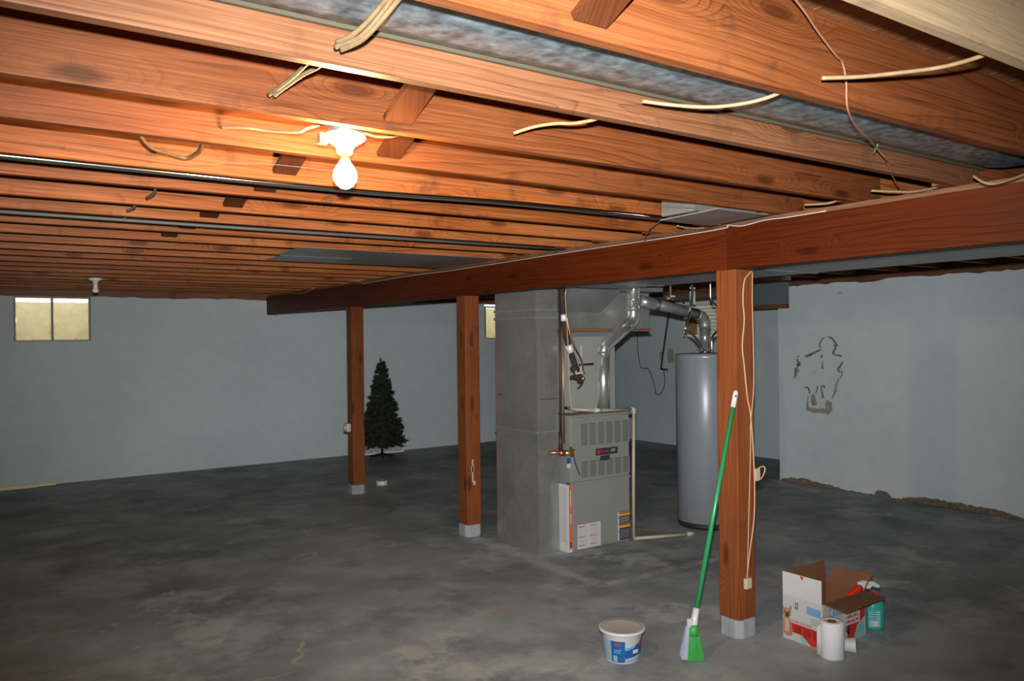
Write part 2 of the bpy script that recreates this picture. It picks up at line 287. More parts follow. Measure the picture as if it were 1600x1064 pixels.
# ------------------------------------------------------------------ mesh helpers
class MB:
    def __init__(s): s.v = []; s.f = []; s.smooth = []
    def quad(s, pts, sm=False):
        i = len(s.v); s.v += [tuple(p) for p in pts]; s.f.append(tuple(range(i, i + len(pts)))); s.smooth.append(sm); return s
    def box(s, x0, x1, y0, y1, z0, z1):
        i = len(s.v); s.v += [(x, y, z) for z in (z0, z1) for y in (y0, y1) for x in (x0, x1)]
        for f in ((0, 2, 3, 1), (4, 5, 7, 6), (0, 1, 5, 4), (2, 6, 7, 3), (0, 4, 6, 2), (1, 3, 7, 5)): s.f.append(tuple(i + k for k in f)); s.smooth.append(False)
        return s
    def obox(s, c, ax, ay, az):                     # oriented box: centre and three half-axes
        c, ax, ay, az = map(Vector, (c, ax, ay, az)); i = len(s.v)
        s.v += [tuple(c + ax * sx + ay * sy + az * sz) for sz in (-1, 1) for sy in (-1, 1) for sx in (-1, 1)]
        for f in ((0, 2, 3, 1), (4, 5, 7, 6), (0, 1, 5, 4), (2, 6, 7, 3), (0, 4, 6, 2), (1, 3, 7, 5)): s.f.append(tuple(i + k for k in f)); s.smooth.append(False)
        return s
    def strip(s, a, b, w, t):                        # flat board from a to b, w across (horizontal), t thick
        a, b = Vector(a), Vector(b); d = (b - a); L = d.length; d.normalize()
        side = Vector((1, 0, 0)) if abs(d.x) < .9 else Vector((0, 1, 0))
        side = (side - d * side.dot(d)).normalized(); n = d.cross(side)
        return s.obox((a + b) / 2, d * L / 2, side * w / 2, n * t / 2)
    def tube(s, pts, r, n=10, cap=True, rr=None):
        P = [Vector(p) for p in pts]; k = len(P); base = len(s.v); prev = None
        for j in range(k):
            t = (P[min(j + 1, k - 1)] - P[max(j - 1, 0)]).normalized()
            if prev is None:
                u = t.orthogonal().normalized()
            else:
                u = (prev - t * prev.dot(t)); u = u.normalized() if u.length > 1e-6 else t.orthogonal().normalized()
            prev = u; w = t.cross(u); R = rr[j] if rr else r
            for a in range(n):
                an = 2 * math.pi * a / n; s.v.append(tuple(P[j] + (u * math.cos(an) + w * math.sin(an)) * R))
        for j in range(k - 1):
            for a in range(n):
                b = (a + 1) % n; s.f.append((base + j * n + a, base + j * n + b, base + (j + 1) * n + b, base + (j + 1) * n + a)); s.smooth.append(True)
        if cap:
            s.f.append(tuple(base + a for a in range(n))[::-1]); s.smooth.append(False)
            s.f.append(tuple(base + (k - 1) * n + a for a in range(n))); s.smooth.append(False)
        return s
    def lathe(s, c, prof, n=24, a0=0, a1=2 * math.pi, sx=1, sy=1, rot=0):     # prof: (radius, z)
        full = abs(a1 - a0 - 2 * math.pi) < 1e-6; m = n if full else n + 1; base = len(s.v)
        for r, z in prof:
            for k in range(m):
                an = a0 + (a1 - a0) * k / n; x, y = r * math.cos(an) * sx, r * math.sin(an) * sy
                s.v.append((c[0] + x * math.cos(rot) - y * math.sin(rot), c[1] + x * math.sin(rot) + y * math.cos(rot), c[2] + z))
        for j in range(len(prof) - 1):
            for k in range(n if full else m - 1):
                b = (k + 1) % m; s.f.append((base + j * m + k, base + j * m + b, base + (j + 1) * m + b, base + (j + 1) * m + k)); s.smooth.append(True)
        return s
    def prism(s, poly, off):                           # poly: list of 3d points (planar), extruded by off
        off = Vector(off); n = len(poly); i = len(s.v)
        s.v += [tuple(p) for p in poly] + [tuple(Vector(p) + off) for p in poly]
        s.f.append(tuple(range(i, i + n))); s.f.append(tuple(range(i + 2 * n - 1, i + n - 1, -1))); s.smooth += [False, False]
        for k in range(n):
            b = (k + 1) % n; s.f.append((i + k, i + n + k, i + n + b, i + b)); s.smooth.append(False)
        return s
    def sphere(s, c, r, n=16, m=10, sc=(1, 1, 1)):
        return s.lathe((0, 0, 0), [(0, 0)], 3) if False else s._sph(c, r, n, m, sc)
    def _sph(s, c, r, n, m, sc):
        base = len(s.v)
        for j in range(m + 1):
            th = math.pi * j / m
            for k in range(n):
                ph = 2 * math.pi * k / n; s.v.append((c[0] + r * sc[0] * math.sin(th) * math.cos(ph), c[1] + r * sc[1] * math.sin(th) * math.sin(ph), c[2] + r * sc[2] * math.cos(th)))
        for j in range(m):
            for k in range(n):
                b = (k + 1) % n; s.f.append((base + j * n + k, base + (j + 1) * n + k, base + (j + 1) * n + b, base + j * n + b)); s.smooth.append(True)
        return s
    def mesh(s, name, base=(0, 0, 0)):
        me = bpy.data.meshes.new(name); B = Vector(base)
        me.from_pydata([tuple(Vector(p) - B) for p in s.v], [], s.f); me.validate()
        if len(me.polygons) == len(s.smooth): me.polygons.foreach_set('use_smooth', s.smooth)
        import bmesh
        bm = bmesh.new(); bm.from_mesh(me); bmesh.ops.remove_doubles(bm, verts=bm.verts, dist=1e-6); bmesh.ops.recalc_face_normals(bm, faces=bm.faces); bm.to_mesh(me); bm.free()
        return me
def tag(o, label=None, cat=None, group=None, kind=None):
    if label: o['label'] = label
    if cat: o['category'] = cat
    if group: o['group'] = group
    if kind: o['kind'] = kind
    return o
def wpos(o):
    p = Vector(o.location)
    while o.parent: o = o.parent; p += o.location
    return p
def part(name, mb, mat, parent, bevel=0, label=None, kind=None):
    B = wpos(parent); o = bpy.data.objects.new(name, mb.mesh(name, B)); COL.objects.link(o); o.parent = parent
    o.data.materials.append(mat)
    if bevel: md = o.modifiers.new('bevel', 'BEVEL'); md.width = bevel; md.segments = 2; md.limit_method = 'ANGLE'
    return tag(o, label, None, None, kind)
def solo(name, mb, mat, label=None, cat=None, group=None, kind=None, base=None, bevel=0):
    if base is None:
        xs = [p[0] for p in mb.v]; ys = [p[1] for p in mb.v]; zs = [p[2] for p in mb.v]; base = ((min(xs) + max(xs)) / 2, (min(ys) + max(ys)) / 2, min(zs))
    o = bpy.data.objects.new(name, mb.mesh(name, base)); COL.objects.link(o); o.location = base; o.data.materials.append(mat)
    if bevel: md = o.modifiers.new('bevel', 'BEVEL'); md.width = bevel; md.segments = 2; md.limit_method = 'ANGLE'
    return tag(o, label, cat, group, kind)
def thing(name, loc, label, cat, group=None, kind=None):
    o = bpy.data.objects.new(name, None); COL.objects.link(o); o.location = loc; o.empty_display_size = .1
    return tag(o, label, cat, group, kind)
def spline(pts, n=6):
    P = [Vector(p) for p in pts]; out = []
    for i in range(len(P) - 1):
        a, b, c, d = P[max(i - 1, 0)], P[i], P[i + 1], P[min(i + 2, len(P) - 1)]
        for k in range(n):
            t = k / n; out.append(.5 * ((2 * b) + (c - a) * t + (2 * a - 5 * b + 4 * c - d) * t * t + (3 * b - a - 3 * c + d) * t ** 3))
    out.append(P[-1]); return out
def text_part(name, txt, mat, parent, origin, right, up, size, thick=.0004):
    cu = bpy.data.curves.new(name, 'FONT'); cu.body = txt; cu.size = size; cu.extrude = thick; cu.align_x = 'CENTER'; cu.align_y = 'CENTER'; cu.resolution_u = 2
    t = bpy.data.objects.new(name + '_tmp', cu); COL.objects.link(t)
    dg = bpy.context.evaluated_depsgraph_get(); me = bpy.data.meshes.new_from_object(t.evaluated_get(dg))
    bpy.data.objects.remove(t); bpy.data.curves.remove(cu)
    right, up = Vector(right).normalized(), Vector(up).normalized(); nrm = right.cross(up)
    X = Matrix((right, up, nrm)).transposed().to_4x4(); X.translation = Vector(origin) - wpos(parent)
    me.transform(X); me.materials.clear(); me.materials.append(mat)
    o = bpy.data.objects.new(name, me); COL.objects.link(o); o.parent = parent; return o

# ------------------------------------------------------------------ the room
YL, XR, XR2, YC = 11.14, 7.9, 9.2, 5.98           # left wall, right wall, recess wall, recess corner
X0, Y0 = -4.6, -2.8                                # walls behind the camera
JB, JT = 2.326, 2.561                              # joist bottom and top
solo('floor', MB().box(X0 - .2, XR2 + .2, Y0 - .2, YL + .2, -.15, 0), M_FLOOR, 'worn dark grey painted concrete basement floor', None, kind='structure', base=(0, 0, 0))
def jag(a, b, z, amp, step):
    out = []; n = max(2, int(abs(b - a) / step)); zz = 0
    for i in range(n + 1):
        zz = .6 * zz + random.uniform(-amp, amp); out.append((a + (b - a) * i / n, z + zz))
    return out
# left wall with two small windows
def wall_y(mb, x0, x1, z0, z1, y0=YL, t=.2): return mb.box(x0, x1, y0, y0 + t, z0, z1)
W1 = (.56, 1.375, 1.722, 2.262); W2 = (7.14, 7.95, 1.69, 2.225)
ZT = 2.225
wl = MB()
wall_y(wl, X0 - .2, W1[0], 0, ZT); wall_y(wl, W1[0], W1[1], 0, W1[2]); wall_y(wl, W1[1], 3.556, 0, ZT); wall_y(wl, 3.556, 3.706, 0, 2.052); wall_y(wl, 3.706, W2[0], 0, ZT); wall_y(wl, 3.50, 3.76, 2.0, 2.5, YL + .11, .09)
wall_y(wl, W2[0], W2[1], 0, W2[2]); wall_y(wl, W2[1], XR2 + .2, 0, ZT)
for a, b in ((X0 - .2, W1[0]), (W1[1], 3.556), (3.706, W2[0]), (W2[1], XR2 + .2)):
    top = jag(a, b, 2.262, .006, .06); wl.prism([(a, YL, ZT)] + [(x, YL, z) for x, z in top] + [(b, YL, ZT)], (0, .2, 0))
solo('wall_left', wl, M_WALL, 'long pale grey painted basement wall with small windows', None, kind='structure', base=(0, YL, 0))
# right wall
wr = MB(); top = jag(Y0, YC - .02, 2.262, .012, .07)
wr.box(XR, XR2 + .2, Y0 - .2, YC, 0, 2.0); wr.box(XR, XR2 + .2, Y0 - .2, 5.83, 2.0, 2.2)
top = jag(Y0 - .2, 5.83, 2.252, .012, .06)
wr.prism([(XR, Y0 - .2, 2.2)] + [(XR, y, z) for y, z in top] + [(XR, 5.83, 2.2)], (1.5, 0, 0))
wall_right = solo('wall_right', wr, M_WALL, 'pale grey painted wall with peeled patch', None, kind='structure', base=(XR, 0, 0))
# recess wall with vent window
WB = (7.55, 8.68, 1.66, 2.214)
wb = MB(); wb.box(XR2, XR2 + .2, YC, WB[0], 0, 2.215); wb.box(XR2, XR2 + .2, WB[0], WB[1], 0, WB[2]); wb.box(XR2, XR2 + .2, WB[1], YL, 0, 2.215)
solo('wall_recess', wb, M_WALL, 'pale grey recessed back wall behind furnace', None, kind='structure', base=(XR2, YC, 0))
solo('wall_rear', MB().box(X0 - .2, XR2 + .2, Y0 - .2, Y0, 0, 2.6), M_WALL, 'pale grey wall behind the camera', None, kind='structure', base=(0, Y0, 0))
solo('wall_near', MB().box(X0 - .2, X0, Y0, YL, 0, 2.6), M_WALL, 'pale grey end wall beside the camera', None, kind='structure', base=(X0, 0, 0))
# rim boards above the walls
solo('trim_1', MB().box(X0, XR2, YL + .03, YL + .07, 2.255, JT), M_RIM, 'rough rim board above the left wall', None, kind='structure')
solo('trim_2', MB().box(XR + .04, XR + .08, Y0, 5.83, 2.2, JT), M_RIMY, 'rough brown rim board above the right wall', None, kind='structure')
solo('trim_3', MB().box(XR2 - .06, XR2 + .06, YC, YL, 2.215, 2.262), M_RIMY, 'brown sill plate above the recess wall', None, kind='structure')
solo('trim_5', MB().box(XR2 - .03, XR2 + .06, YC, YL, 2.262, JT), M_HEAD, 'dark grey painted rim board above the recess wall', None, kind='structure')
solo('trim_4', MB().box(X0 - .1, X0 - .05, Y0, YL, 2.3, JT), M_RIMY, 'rim board above the near wall', None, kind='structure')
# subfloor: boards lying across the joists
ceil = solo('ceiling', MB().box(X0 - .2, XR2 + .2, Y0 - .2, YL + .2, JT + .022, JT + .12), M_PLANK, 'dark wooden subfloor boards above the joists', None, kind='structure', base=(0, 0, JT))
pm = MB().box(-.0685, .0685, 0, YL - Y0, 0, .02).mesh('plank'); pm.materials.append(M_PLANK)
x = X0
while x < XR2 + .1:
    o = bpy.data.objects.new('plank', pm); COL.objects.link(o); o.parent = ceil; o.location = (x, Y0, random.uniform(0, .0015)); x += .14
# peeled patch and crumbled base on the right wall (pieces proud of the paint)
def ribbon(pts, w, x, t=.004, jit=.35):
    """irregular flat stroke in the wall plane X=x: pts (y,z), w width or list"""
    mb = MB(); P = [Vector((p[0], p[1])) for p in pts]; Q = []
    for i in range(len(P) - 1):
        n = max(1, int((P[i + 1] - P[i]).length / .012))
        for k in range(n): Q.append((P[i].lerp(P[i + 1], k / n), (w[i] + (w[i + 1] - w[i]) * k / n) if isinstance(w, list) else w))
    Q.append((P[-1], w[-1] if isinstance(w, list) else w)); L, R = [], []
    for j in range(len(Q)):
        a, b = Q[max(j - 1, 0)][0], Q[min(j + 1, len(Q) - 1)][0]; d = (b - a); d = d.normalized() if d.length > 1e-6 else Vector((1, 0)); n = Vector((-d.y, d.x))
        w_ = Q[j][1]; L.append(Q[j][0] + n * w_ * random.uniform(1 - jit, 1 + jit) / 2); R.append(Q[j][0] - n * w_ * random.uniform(1 - jit, 1 + jit) / 2)
    for j in range(len(Q) - 1):
        mb.prism([(x, *L[j]), (x, *L[j + 1]), (x, *R[j + 1]), (x, *R[j])], (-t, 0, 0))
    return mb
peel = thing('peeled_patch', (XR, 5.4, .84), None, None); peel.parent = wall_right; peel.location = (0, 5.4, .84)
XS = XR + .0005
for pts, w in (([(5.43, 1.53), (5.435, 1.592), (5.41, 1.63), (5.384, 1.652)], [.008, .016, .012, .02]), ([(5.384, 1.652), (5.34, 1.668), (5.316, 1.664)], .006),
               ([(5.316, 1.666), (5.275, 1.645), (5.245, 1.615), (5.233, 1.57), (5.245, 1.53), (5.269, 1.493), (5.262, 1.472)], [.012, .022, .02, .03, .016, .02, .008]),
               ([(5.262, 1.472), (5.21, 1.462), (5.165, 1.455)], [.008, .012, .016]), ([(5.419, 1.522), (5.46, 1.508), (5.5, 1.49), (5.56, 1.465), (5.628, 1.452)], [.012, .022, .018, .022, .014]),
               ([(5.53, 1.47), (5.58, 1.445), (5.62, 1.44)], .007), ([(5.72, 1.447), (5.711, 1.44)], .02), ([(5.735, 1.415), (5.715, 1.38), (5.692, 1.336)], [.014, .034, .02]),
               ([(5.715, 1.36), (5.735, 1.30), (5.75, 1.26), (5.763, 1.19)], [.02, .028, .03, .012]), ([(5.70, 1.30), (5.715, 1.27)], .012),
               ([(5.15, 1.40), (5.16, 1.38), (5.185, 1.35), (5.211, 1.307), (5.19, 1.275)], [.012, .014, .018, .02, .012]), ([(5.168, 1.30), (5.165, 1.25), (5.185, 1.21)], .010),
               ([(5.415, 1.47), (5.412, 1.43)], .014), ([(5.515, 1.275), (5.514, 1.265)], .012), ([(5.64, 1.085), (5.615, 1.098), (5.585, 1.10), (5.572, 1.06), (5.571, 1.03)], [.008, .012, .016, .02, .01]),
               ([(5.462, 1.125), (5.475, 1.08), (5.494, 1.03)], .010), ([(5.375, 1.10), (5.39, 1.123), (5.415, 1.12), (5.419, 1.075), (5.405, 1.03), (5.398, .99)], [.01, .014, .014, .016, .02, .03])):
    part('peeled_edge', ribbon(pts, [k * 1.25 for k in w] if isinstance(w, list) else w * 1.25, XS, .004, .55), M_STAIN, peel)
for pts, w in (([(5.20, 1.22), (5.235, 1.14), (5.246, 1.069), (5.27, 1.02), (5.295, .985)], [.014, .022, .028, .022, .014]), ([(5.40, 1.40), (5.40, 1.31)], [.01, .03]),
               ([(5.535, 1.02), (5.525, .99), (5.52, .93), (5.518, .90)], [.04, .06, .075, .05]), ([(5.59, 1.0), (5.60, .93), (5.60, .86)], [.012, .018, .05]),
               ([(5.62, .855), (5.55, .845), (5.46, .842), (5.36, .85), (5.29, .88)], [.03, .045, .045, .07, .05]), ([(5.37, .935), (5.33, .925), (5.29, .935)], [.05, .08, .05]), ([(5.36, .90), (5.29, .895)], .04)):
    part('bare_plaster', ribbon(pts, w, XS, random.uniform(.0022, .0038)), M_STAINT, peel)
part('bare_plaster', ribbon([(5.52, .95), (5.517, .90)], [.03, .045], XS, .0045), M_STAIN, peel)
def base_crumb(tops, nm):
    mb = MB(); out = []
    for i in range(len(tops) - 1):
        (a, za), (b, zb) = tops[i], tops[i + 1]; n = max(1, int(abs(a - b) / .03))
        for k in range(n): out.append((a + (b - a) * k / n, max(.006, za + (zb - za) * k / n + random.uniform(-.009, .009))))
    out.append(tops[-1])
    for i in range(len(out) - 1):
        (a, za), (b, zb) = out[i], out[i + 1]
        mb.prism([(XR + .001, a, 0), (XR + .001, b, 0), (XR + .001, b, zb), (XR + .001, a, za)], (-.006 - random.random() * .006, 0, 0))
    return part(nm, mb, M_DIRT, wall_right)
base_crumb([(5.96, .02), (5.80, .055), (5.6, .062), (5.5, .045), (5.3, .03), (5.15, .012)], 'crumbled_base')
base_crumb([(4.80, .03), (4.76, .06), (4.67, .065), (4.62, .02)], 'crumbled_base')
base_crumb([(4.50, .02), (4.3, .06), (4.05, .062), (3.8, .055), (3.58, .05), (3.36, .01)], 'crumbled_base')
base_crumb([(5.15, .012), (4.5, .008)], 'crumbled_base')

# ------------------------------------------------------------------ windows
def window(n, x0, x1, z0, z1, mull, lab):
    w = thing(f'window_{n}', ((x0 + x1) / 2, YL, z0), lab, None, kind='structure')
    fy0, fy1 = YL - .004, YL + .055; t = .022
    fr = MB(); fr.box(x0, x1, fy0, fy1, z0, z0 + t * .6); fr.box(x0, x1, fy0, fy1, z1 - t, z1); fr.box(x0, x0 + t, fy0, fy1, z0 + t * .6, z1 - t); fr.box(x1 - t, x1, fy0, fy1, z0 + t * .6, z1 - t)
    part('window_frame', fr, M_WINFR, w)
    xm = x0 + (x1 - x0) * mull; part('mullion', MB().box(xm - .011, xm + .011, fy0 + .006, fy1, z0 + t * .6, z1 - t), M_WINFR, w)
    part('pane', MB().box(x0 + t, xm - .011, YL + .03, YL + .034, z0 + t * .6, z1 - t), M_GLASS, w)
    part('pane', MB().box(xm + .011, x1 - t, YL + .036, YL + .040, z0 + t * .6, z1 - t), M_GLASS, w)
    # the window well outside, open to the sky
    wl = MB(); wl.box(x0 - .35, x1 + .35, YL + .75, YL + .85, 1.3, 2.222); wl.box(x0 - .35, x1 + .35, YL + .2, YL + .75, 1.3, 1.5); wl.box(x0 - .45, x0 - .35, YL + .2, YL + .85, 1.3, 2.3); wl.box(x1 + .35, x1 + .45, YL + .2, YL + .85, 1.3, 2.3)
    part('window_well', wl, M_WELL, w)
window(1, *W1, .49, 'two-pane basement window in the left wall, daylight in its well')
window(2, *W2, .5, 'basement window half hidden behind the tall return duct')
wv = thing('window_3', (XR2, 8.1, WB[2]), 'slatted window in the recess above the water heater', None, kind='structure')
fr = MB(); fr.box(XR2 - .02, XR2 + .05, WB[0], WB[1], WB[2], WB[2] + .03); fr.box(XR2 - .02, XR2 + .05, WB[0], WB[1], WB[3] - .03, WB[3]); fr.box(XR2 - .02, XR2 + .05, WB[0], WB[0] + .03, WB[2], WB[3]); fr.box(XR2 - .02, XR2 + .05, WB[1] - .03, WB[1], WB[2], WB[3])
part('window_frame', fr, M_BLIND, wv)
for k in range(9):
    z = WB[2] + .05 + k * .053
    part('slat', MB().prism([(XR2 - .012, WB[0] + .03, z + .048), (XR2 - .012, WB[1] - .03, z + .048), (XR2 - .034, WB[1] - .03, z), (XR2 - .034, WB[0] + .03, z)], (.006, 0, .003)), M_BLIND, wv)
part('side_board', MB().box(XR2 - .04, XR2 - .025, 8.40, 8.56, WB[2] + .05, WB[3] - .16), M_ORANGEW, wv)
part('pane', MB().box(XR2 + .03, XR2 + .034, WB[0] + .03, WB[1] - .03, WB[2] + .03, WB[3] - .03), M_GLASS, wv)
wl = MB(); wl.box(XR2 + .75, XR2 + .85, WB[0] - .4, WB[1] + .4, 1.3, 2.3); wl.box(XR2 + .2, XR2 + .75, WB[0] - .4, WB[1] + .4, 1.3, 1.5); wl.box(XR2 + .2, XR2 + .85, WB[0] - .5, WB[0] - .4, 1.3, 2.3); wl.box(XR2 + .2, XR2 + .85, WB[1] + .4, WB[1] + .5, 1.3, 2.3)
part('window_well', wl, M_WELL, wv)

# ------------------------------------------------------------------ joists, beam, posts
JY = [.01, .46, .91, 1.358, 1.808, 2.275, 2.714, 3.194, 3.605, 4.086, 4.495, 4.978, 5.43, 5.89, 6.35, 6.805, 7.26, 7.72, 8.17, 8.63, 9.08, 9.54, 10.0, 10.45, 10.87]   # back faces
NAMES = {.91: 'nearest ceiling joist in view, a pale corner at upper right', 1.358: 'wide orange ceiling joist just in front of the galvanized branch duct', 1.808: 'ceiling joist right behind the galvanized branch duct',
         2.275: 'ceiling joist with the lit bulb mounted on its back', 2.714: 'ceiling joist just behind the lit bulb', 3.194: 'ceiling joist directly above the shiny steel conduit', 3.605: 'first ceiling joist beyond the shiny steel conduit',
         4.086: 'second ceiling joist beyond the shiny steel conduit', 4.495: 'ceiling joist directly above the dull grey pipe', 4.978: 'first ceiling joist beyond the dull grey pipe', 5.43: 'ceiling joist at the near edge of the flat sheet metal'}
XJ1 = 3.76
ORD = 'first second third fourth fifth sixth seventh eighth ninth tenth eleventh twelfth thirteenth fourteenth fifteenth sixteenth seventeenth eighteenth nineteenth twentieth twenty-first twenty-second twenty-third twenty-fourth twenty-fifth'.split()
for i, y in enumerate(JY):
    lab = NAMES.get(y) or {.01: 'ceiling joist right above the camera, nearest of all', .46: 'ceiling joist just above and ahead of the camera, out of view'}.get(y) or ORD[len(JY) - 1 - i] + ' ceiling joist out from the left wall'
    dz = random.uniform(-.002, .002)
    solo('ceiling_joist', MB().box(X0 + .02, XJ1, y - .038, y, JB + dz, JT), {.91: M_JPALE, 1.358: M_JDIM, 1.808: M_JGREY, 2.275: M_JDIM, 2.714: M_JDIM}.get(y, M_JOIST), lab, 'joist', 'floor joists overhead', base=(1.0, y - .019, JB), bevel=.003)
for i, y in enumerate(JY):
    if y > 10.8 or y < .5: continue
    xe = XR + .03 if y < 5.85 else XR2 + .01
    solo('ceiling_joist', MB().box(3.50, xe, y + .002, y + .04, JB, JT), M_JOIST, ORD[len(JY) - 2 - i if len(JY) - 2 - i < 25 else 24] + ' joist from the left wall, right of the main beam', 'joist', 'floor joists overhead right of the beam', base=(5.5, y + .02, JB))
BT, BB = 2.296, 2.058
solo('main_beam', MB().box(3.552, 3.70, Y0 + .02, 3.03, BB, BT), M_BEAM, 'near length of the dark orange main beam, right of its joint', 'beam', 'main beam timbers', base=(3.63, 1.0, BB), bevel=.004)
solo('main_beam', MB().box(3.562, 3.70, 3.034, YL + .1, BB, BT), M_BEAM, 'long far length of the dark orange main beam running to the left wall', 'beam', 'main beam timbers', base=(3.63, 6.0, BB), bevel=.004)
solo('beam_plate', MB().box(3.575, 3.69, Y0 + .02, YL + .02, BT, JB - .003), M_RIMY, 'thin wooden plate between the main beam and the joists', 'plate', base=(3.63, 3.0, BT))
for Y, lab in ((3.044, 'nearest orange wooden post, with cord, beside the cardboard box'), (5.932, 'middle wooden post, left of the tall sheet metal duct'), (8.317, 'farthest wooden post, in front of the artificial tree')):
    p = thing('support_post', (3.63, Y, 0), lab, 'post', 'square wooden posts under the main beam')
    part('timber', MB().box(3.56, 3.70, Y - .07, Y + .07, .104, BB), M_POST, p, .004)
    f = MB(); a, b, c = .083, .05, .104
    lo = [(3.63 + sx, Y + sy) for sx, sy in ((-a, -b), (-b, -a), (b, -a), (a, -b), (a, b), (b, a), (-b, a), (-a, b))]
    f.prism([(x, y, 0) for x, y in lo], (0, 0, c)); part('concrete_footing', f, M_FOOT, p, .006)
    if Y > 8: part('switch_box', MB().box(3.515, 3.56, 8.30, 8.40, .685, .775), M_WPLAST, p, .004); part('switch', MB().box(3.508, 3.515, 8.335, 8.362, .715, .745), M_PORC, p)
    if 5 < Y < 6: part('nail_plate', MB().box(3.61, 3.63, Y - .073, Y - .0695, 1.60, 1.625).box(3.64, 3.655, Y - .073, Y - .0695, 1.60, 1.625), M_DARK, p); part('paint_drip', MB().box(3.612, 3.625, Y - .0725, Y - .0695, .46, .66).box(3.625, 3.645, Y - .0725, Y - .0695, .44, .475).box(3.605, 3.63, Y - .0725, Y - .0695, .55, .60), M_CREAM, p)
# painted header across the recess
h = thing('recess_header', (XR + .1, 6.2, 2.0), 'short dark grey painted header over the recess, right of the nearest post', 'header')
part('header_box', MB().box(XR, XR + .18, 5.835, 6.62, 2.05, 2.315), M_HEAD, h)
part('bottom_board', MB().box(XR - .015, XR + .19, 5.86, 6.62, 2.005, 2.05), M_RIMY, h)
# cross bridging
bays = [(.91, 1.358, 'crossed bridging struts in the bay in front of the wide near joist'), (1.808, 2.275, 'crossed bridging struts above and right of the lit bulb, nail heads showing'), (2.275, 2.714, 'crossed bridging struts right behind the lit bulb'),
        (2.714, 3.194, 'crossed bridging struts in the bay left of the bulb, before the conduit'), (3.194, 3.605, 'crossed bridging struts in the first bay beyond the conduit'), (3.605, 4.086, 'crossed bridging struts in the second bay beyond the conduit'),
        (4.086, 4.495, 'crossed bridging struts in the bay before the dull grey pipe'), (4.495, 4.978, 'crossed bridging struts in the bay beyond the dull grey pipe'), (4.978, 5.43, 'crossed bridging struts in the bay before the flat sheet metal')]
for a, b, lab in bays:
    xb = 1.12 + random.uniform(-.02, .02) + (.18 if a in (2.275,) else 0) + (-.05 if a == 2.714 else 0)
    g = thing('cross_bridging', (xb, (a + b) / 2, JB), lab, 'bridging', 'bridging between the joists')
    part('strut', MB().strip((xb, b - .05, JB + .03), (xb, a + .012, JT - .03), .092, .02), M_STRUT, g)
    part('strut', MB().strip((xb + .105, a + .012, JB + .035), (xb + .105, b - .05, JT - .03), .092, .02), M_STRUT, g)
    for s in (-.022, .022): part('nail_head', MB().sphere((xb + s, b - .062, JB + .055), .004, 8, 5), M_STEEL, g)

# ------------------------------------------------------------------ ducts and pipes overhead
d = thing('branch_duct', (0, 1.565, 2.40), 'mottled galvanized branch duct between two near joists', 'duct')
pf = [(1.375, 2.545), (1.375, 2.43), (1.39, 2.412), (1.46, 2.402), (1.565, 2.399), (1.67, 2.402), (1.735, 2.412), (1.748, 2.43), (1.748, 2.545)]
mb = MB()
xs = [X0 + .1] + [-3 + .4 * k for k in range(17)] + [3.75]
for i in range(len(xs) - 1):
    for k in range(len(pf) - 1):
        mb.quad([(xs[i], *pf[k]), (xs[i + 1], *pf[k]), (xs[i + 1], *pf[k + 1]), (xs[i], *pf[k + 1])], True)
part('sheet', mb, M_BRANCH, d)
part('lip', MB().box(X0 + .1, 3.75, 1.744, 1.754, 2.405, 2.415), M_LIP, d)
part('seam', MB().box(X0 + .1, 3.75, 1.40, 1.405, 2.400, 2.412), M_BRANCH, d)
tr = thing('trunk_duct', (4.1, 2.0, 2.078), 'large flat galvanized trunk duct running along behind the main beam', 'duct')
part('sheet', MB().box(3.715, 4.50, -2.2, 5.02, 2.082, 2.318), M_GALVD, tr, .004)
for yy in (-1.2, .2, 1.65, 3.1, 4.45): part('seam_band', MB().box(3.712, 4.503, yy, yy + .03, 2.076, 2.083), M_GALVD, tr)
sp = thing('sheet_metal_panning', (2.7, 5.7, 2.317), 'flat grey sheet metal nailed under far joists beside the beam', 'sheet metal')
part('panel', MB().box(1.93, 2.52, 5.30, 5.85, 2.3205, 2.3225), M_GALVD, sp); part('panel', MB().box(2.53, 3.55, 5.30, 5.86, 2.319, 2.3215), M_GALVD, sp); part('panel', MB().box(1.98, 3.55, 5.86, 6.24, 2.319, 2.3215), M_GALVD, sp)
rb = thing('register_boot', (3.1, 2.9, 2.29), 'small galvanized register boot between joists just above the beam', 'register boot')
part('boot_box', MB().box(2.98, 3.40, 2.725, 2.96, 2.30, 2.52), M_GALV, rb, .003)
part('bottom_plate', MB().obox((3.19, 2.80, 2.292), (.19, 0, 0), (0, .19, -.004), (0, 0, .003)), M_GALVD, rb)
part('flange', MB().box(2.96, 3.42, 2.717, 2.725, 2.30, 2.42), M_GALV, rb)
solo('steel_conduit', MB().tube(spline([(X0 + .2, 3.10, 2.313), (.126, 3.149, 2.311), (1.34, 3.15, 2.311), (2.2, 3.06, 2.312), (3.50, 3.03, 2.312)], 8), .0115, 12), M_STEEL, 'shiny steel conduit running under the joists behind the bulb', 'conduit')
solo('grey_pipe', MB().tube([(X0 + .2, 4.42, 2.308), (1.3, 4.47, 2.308), (3.54, 4.47, 2.312)], .0095, 10), M_DULLPIPE, 'dull grey pipe under the far joists, reaching the beam', 'pipe')
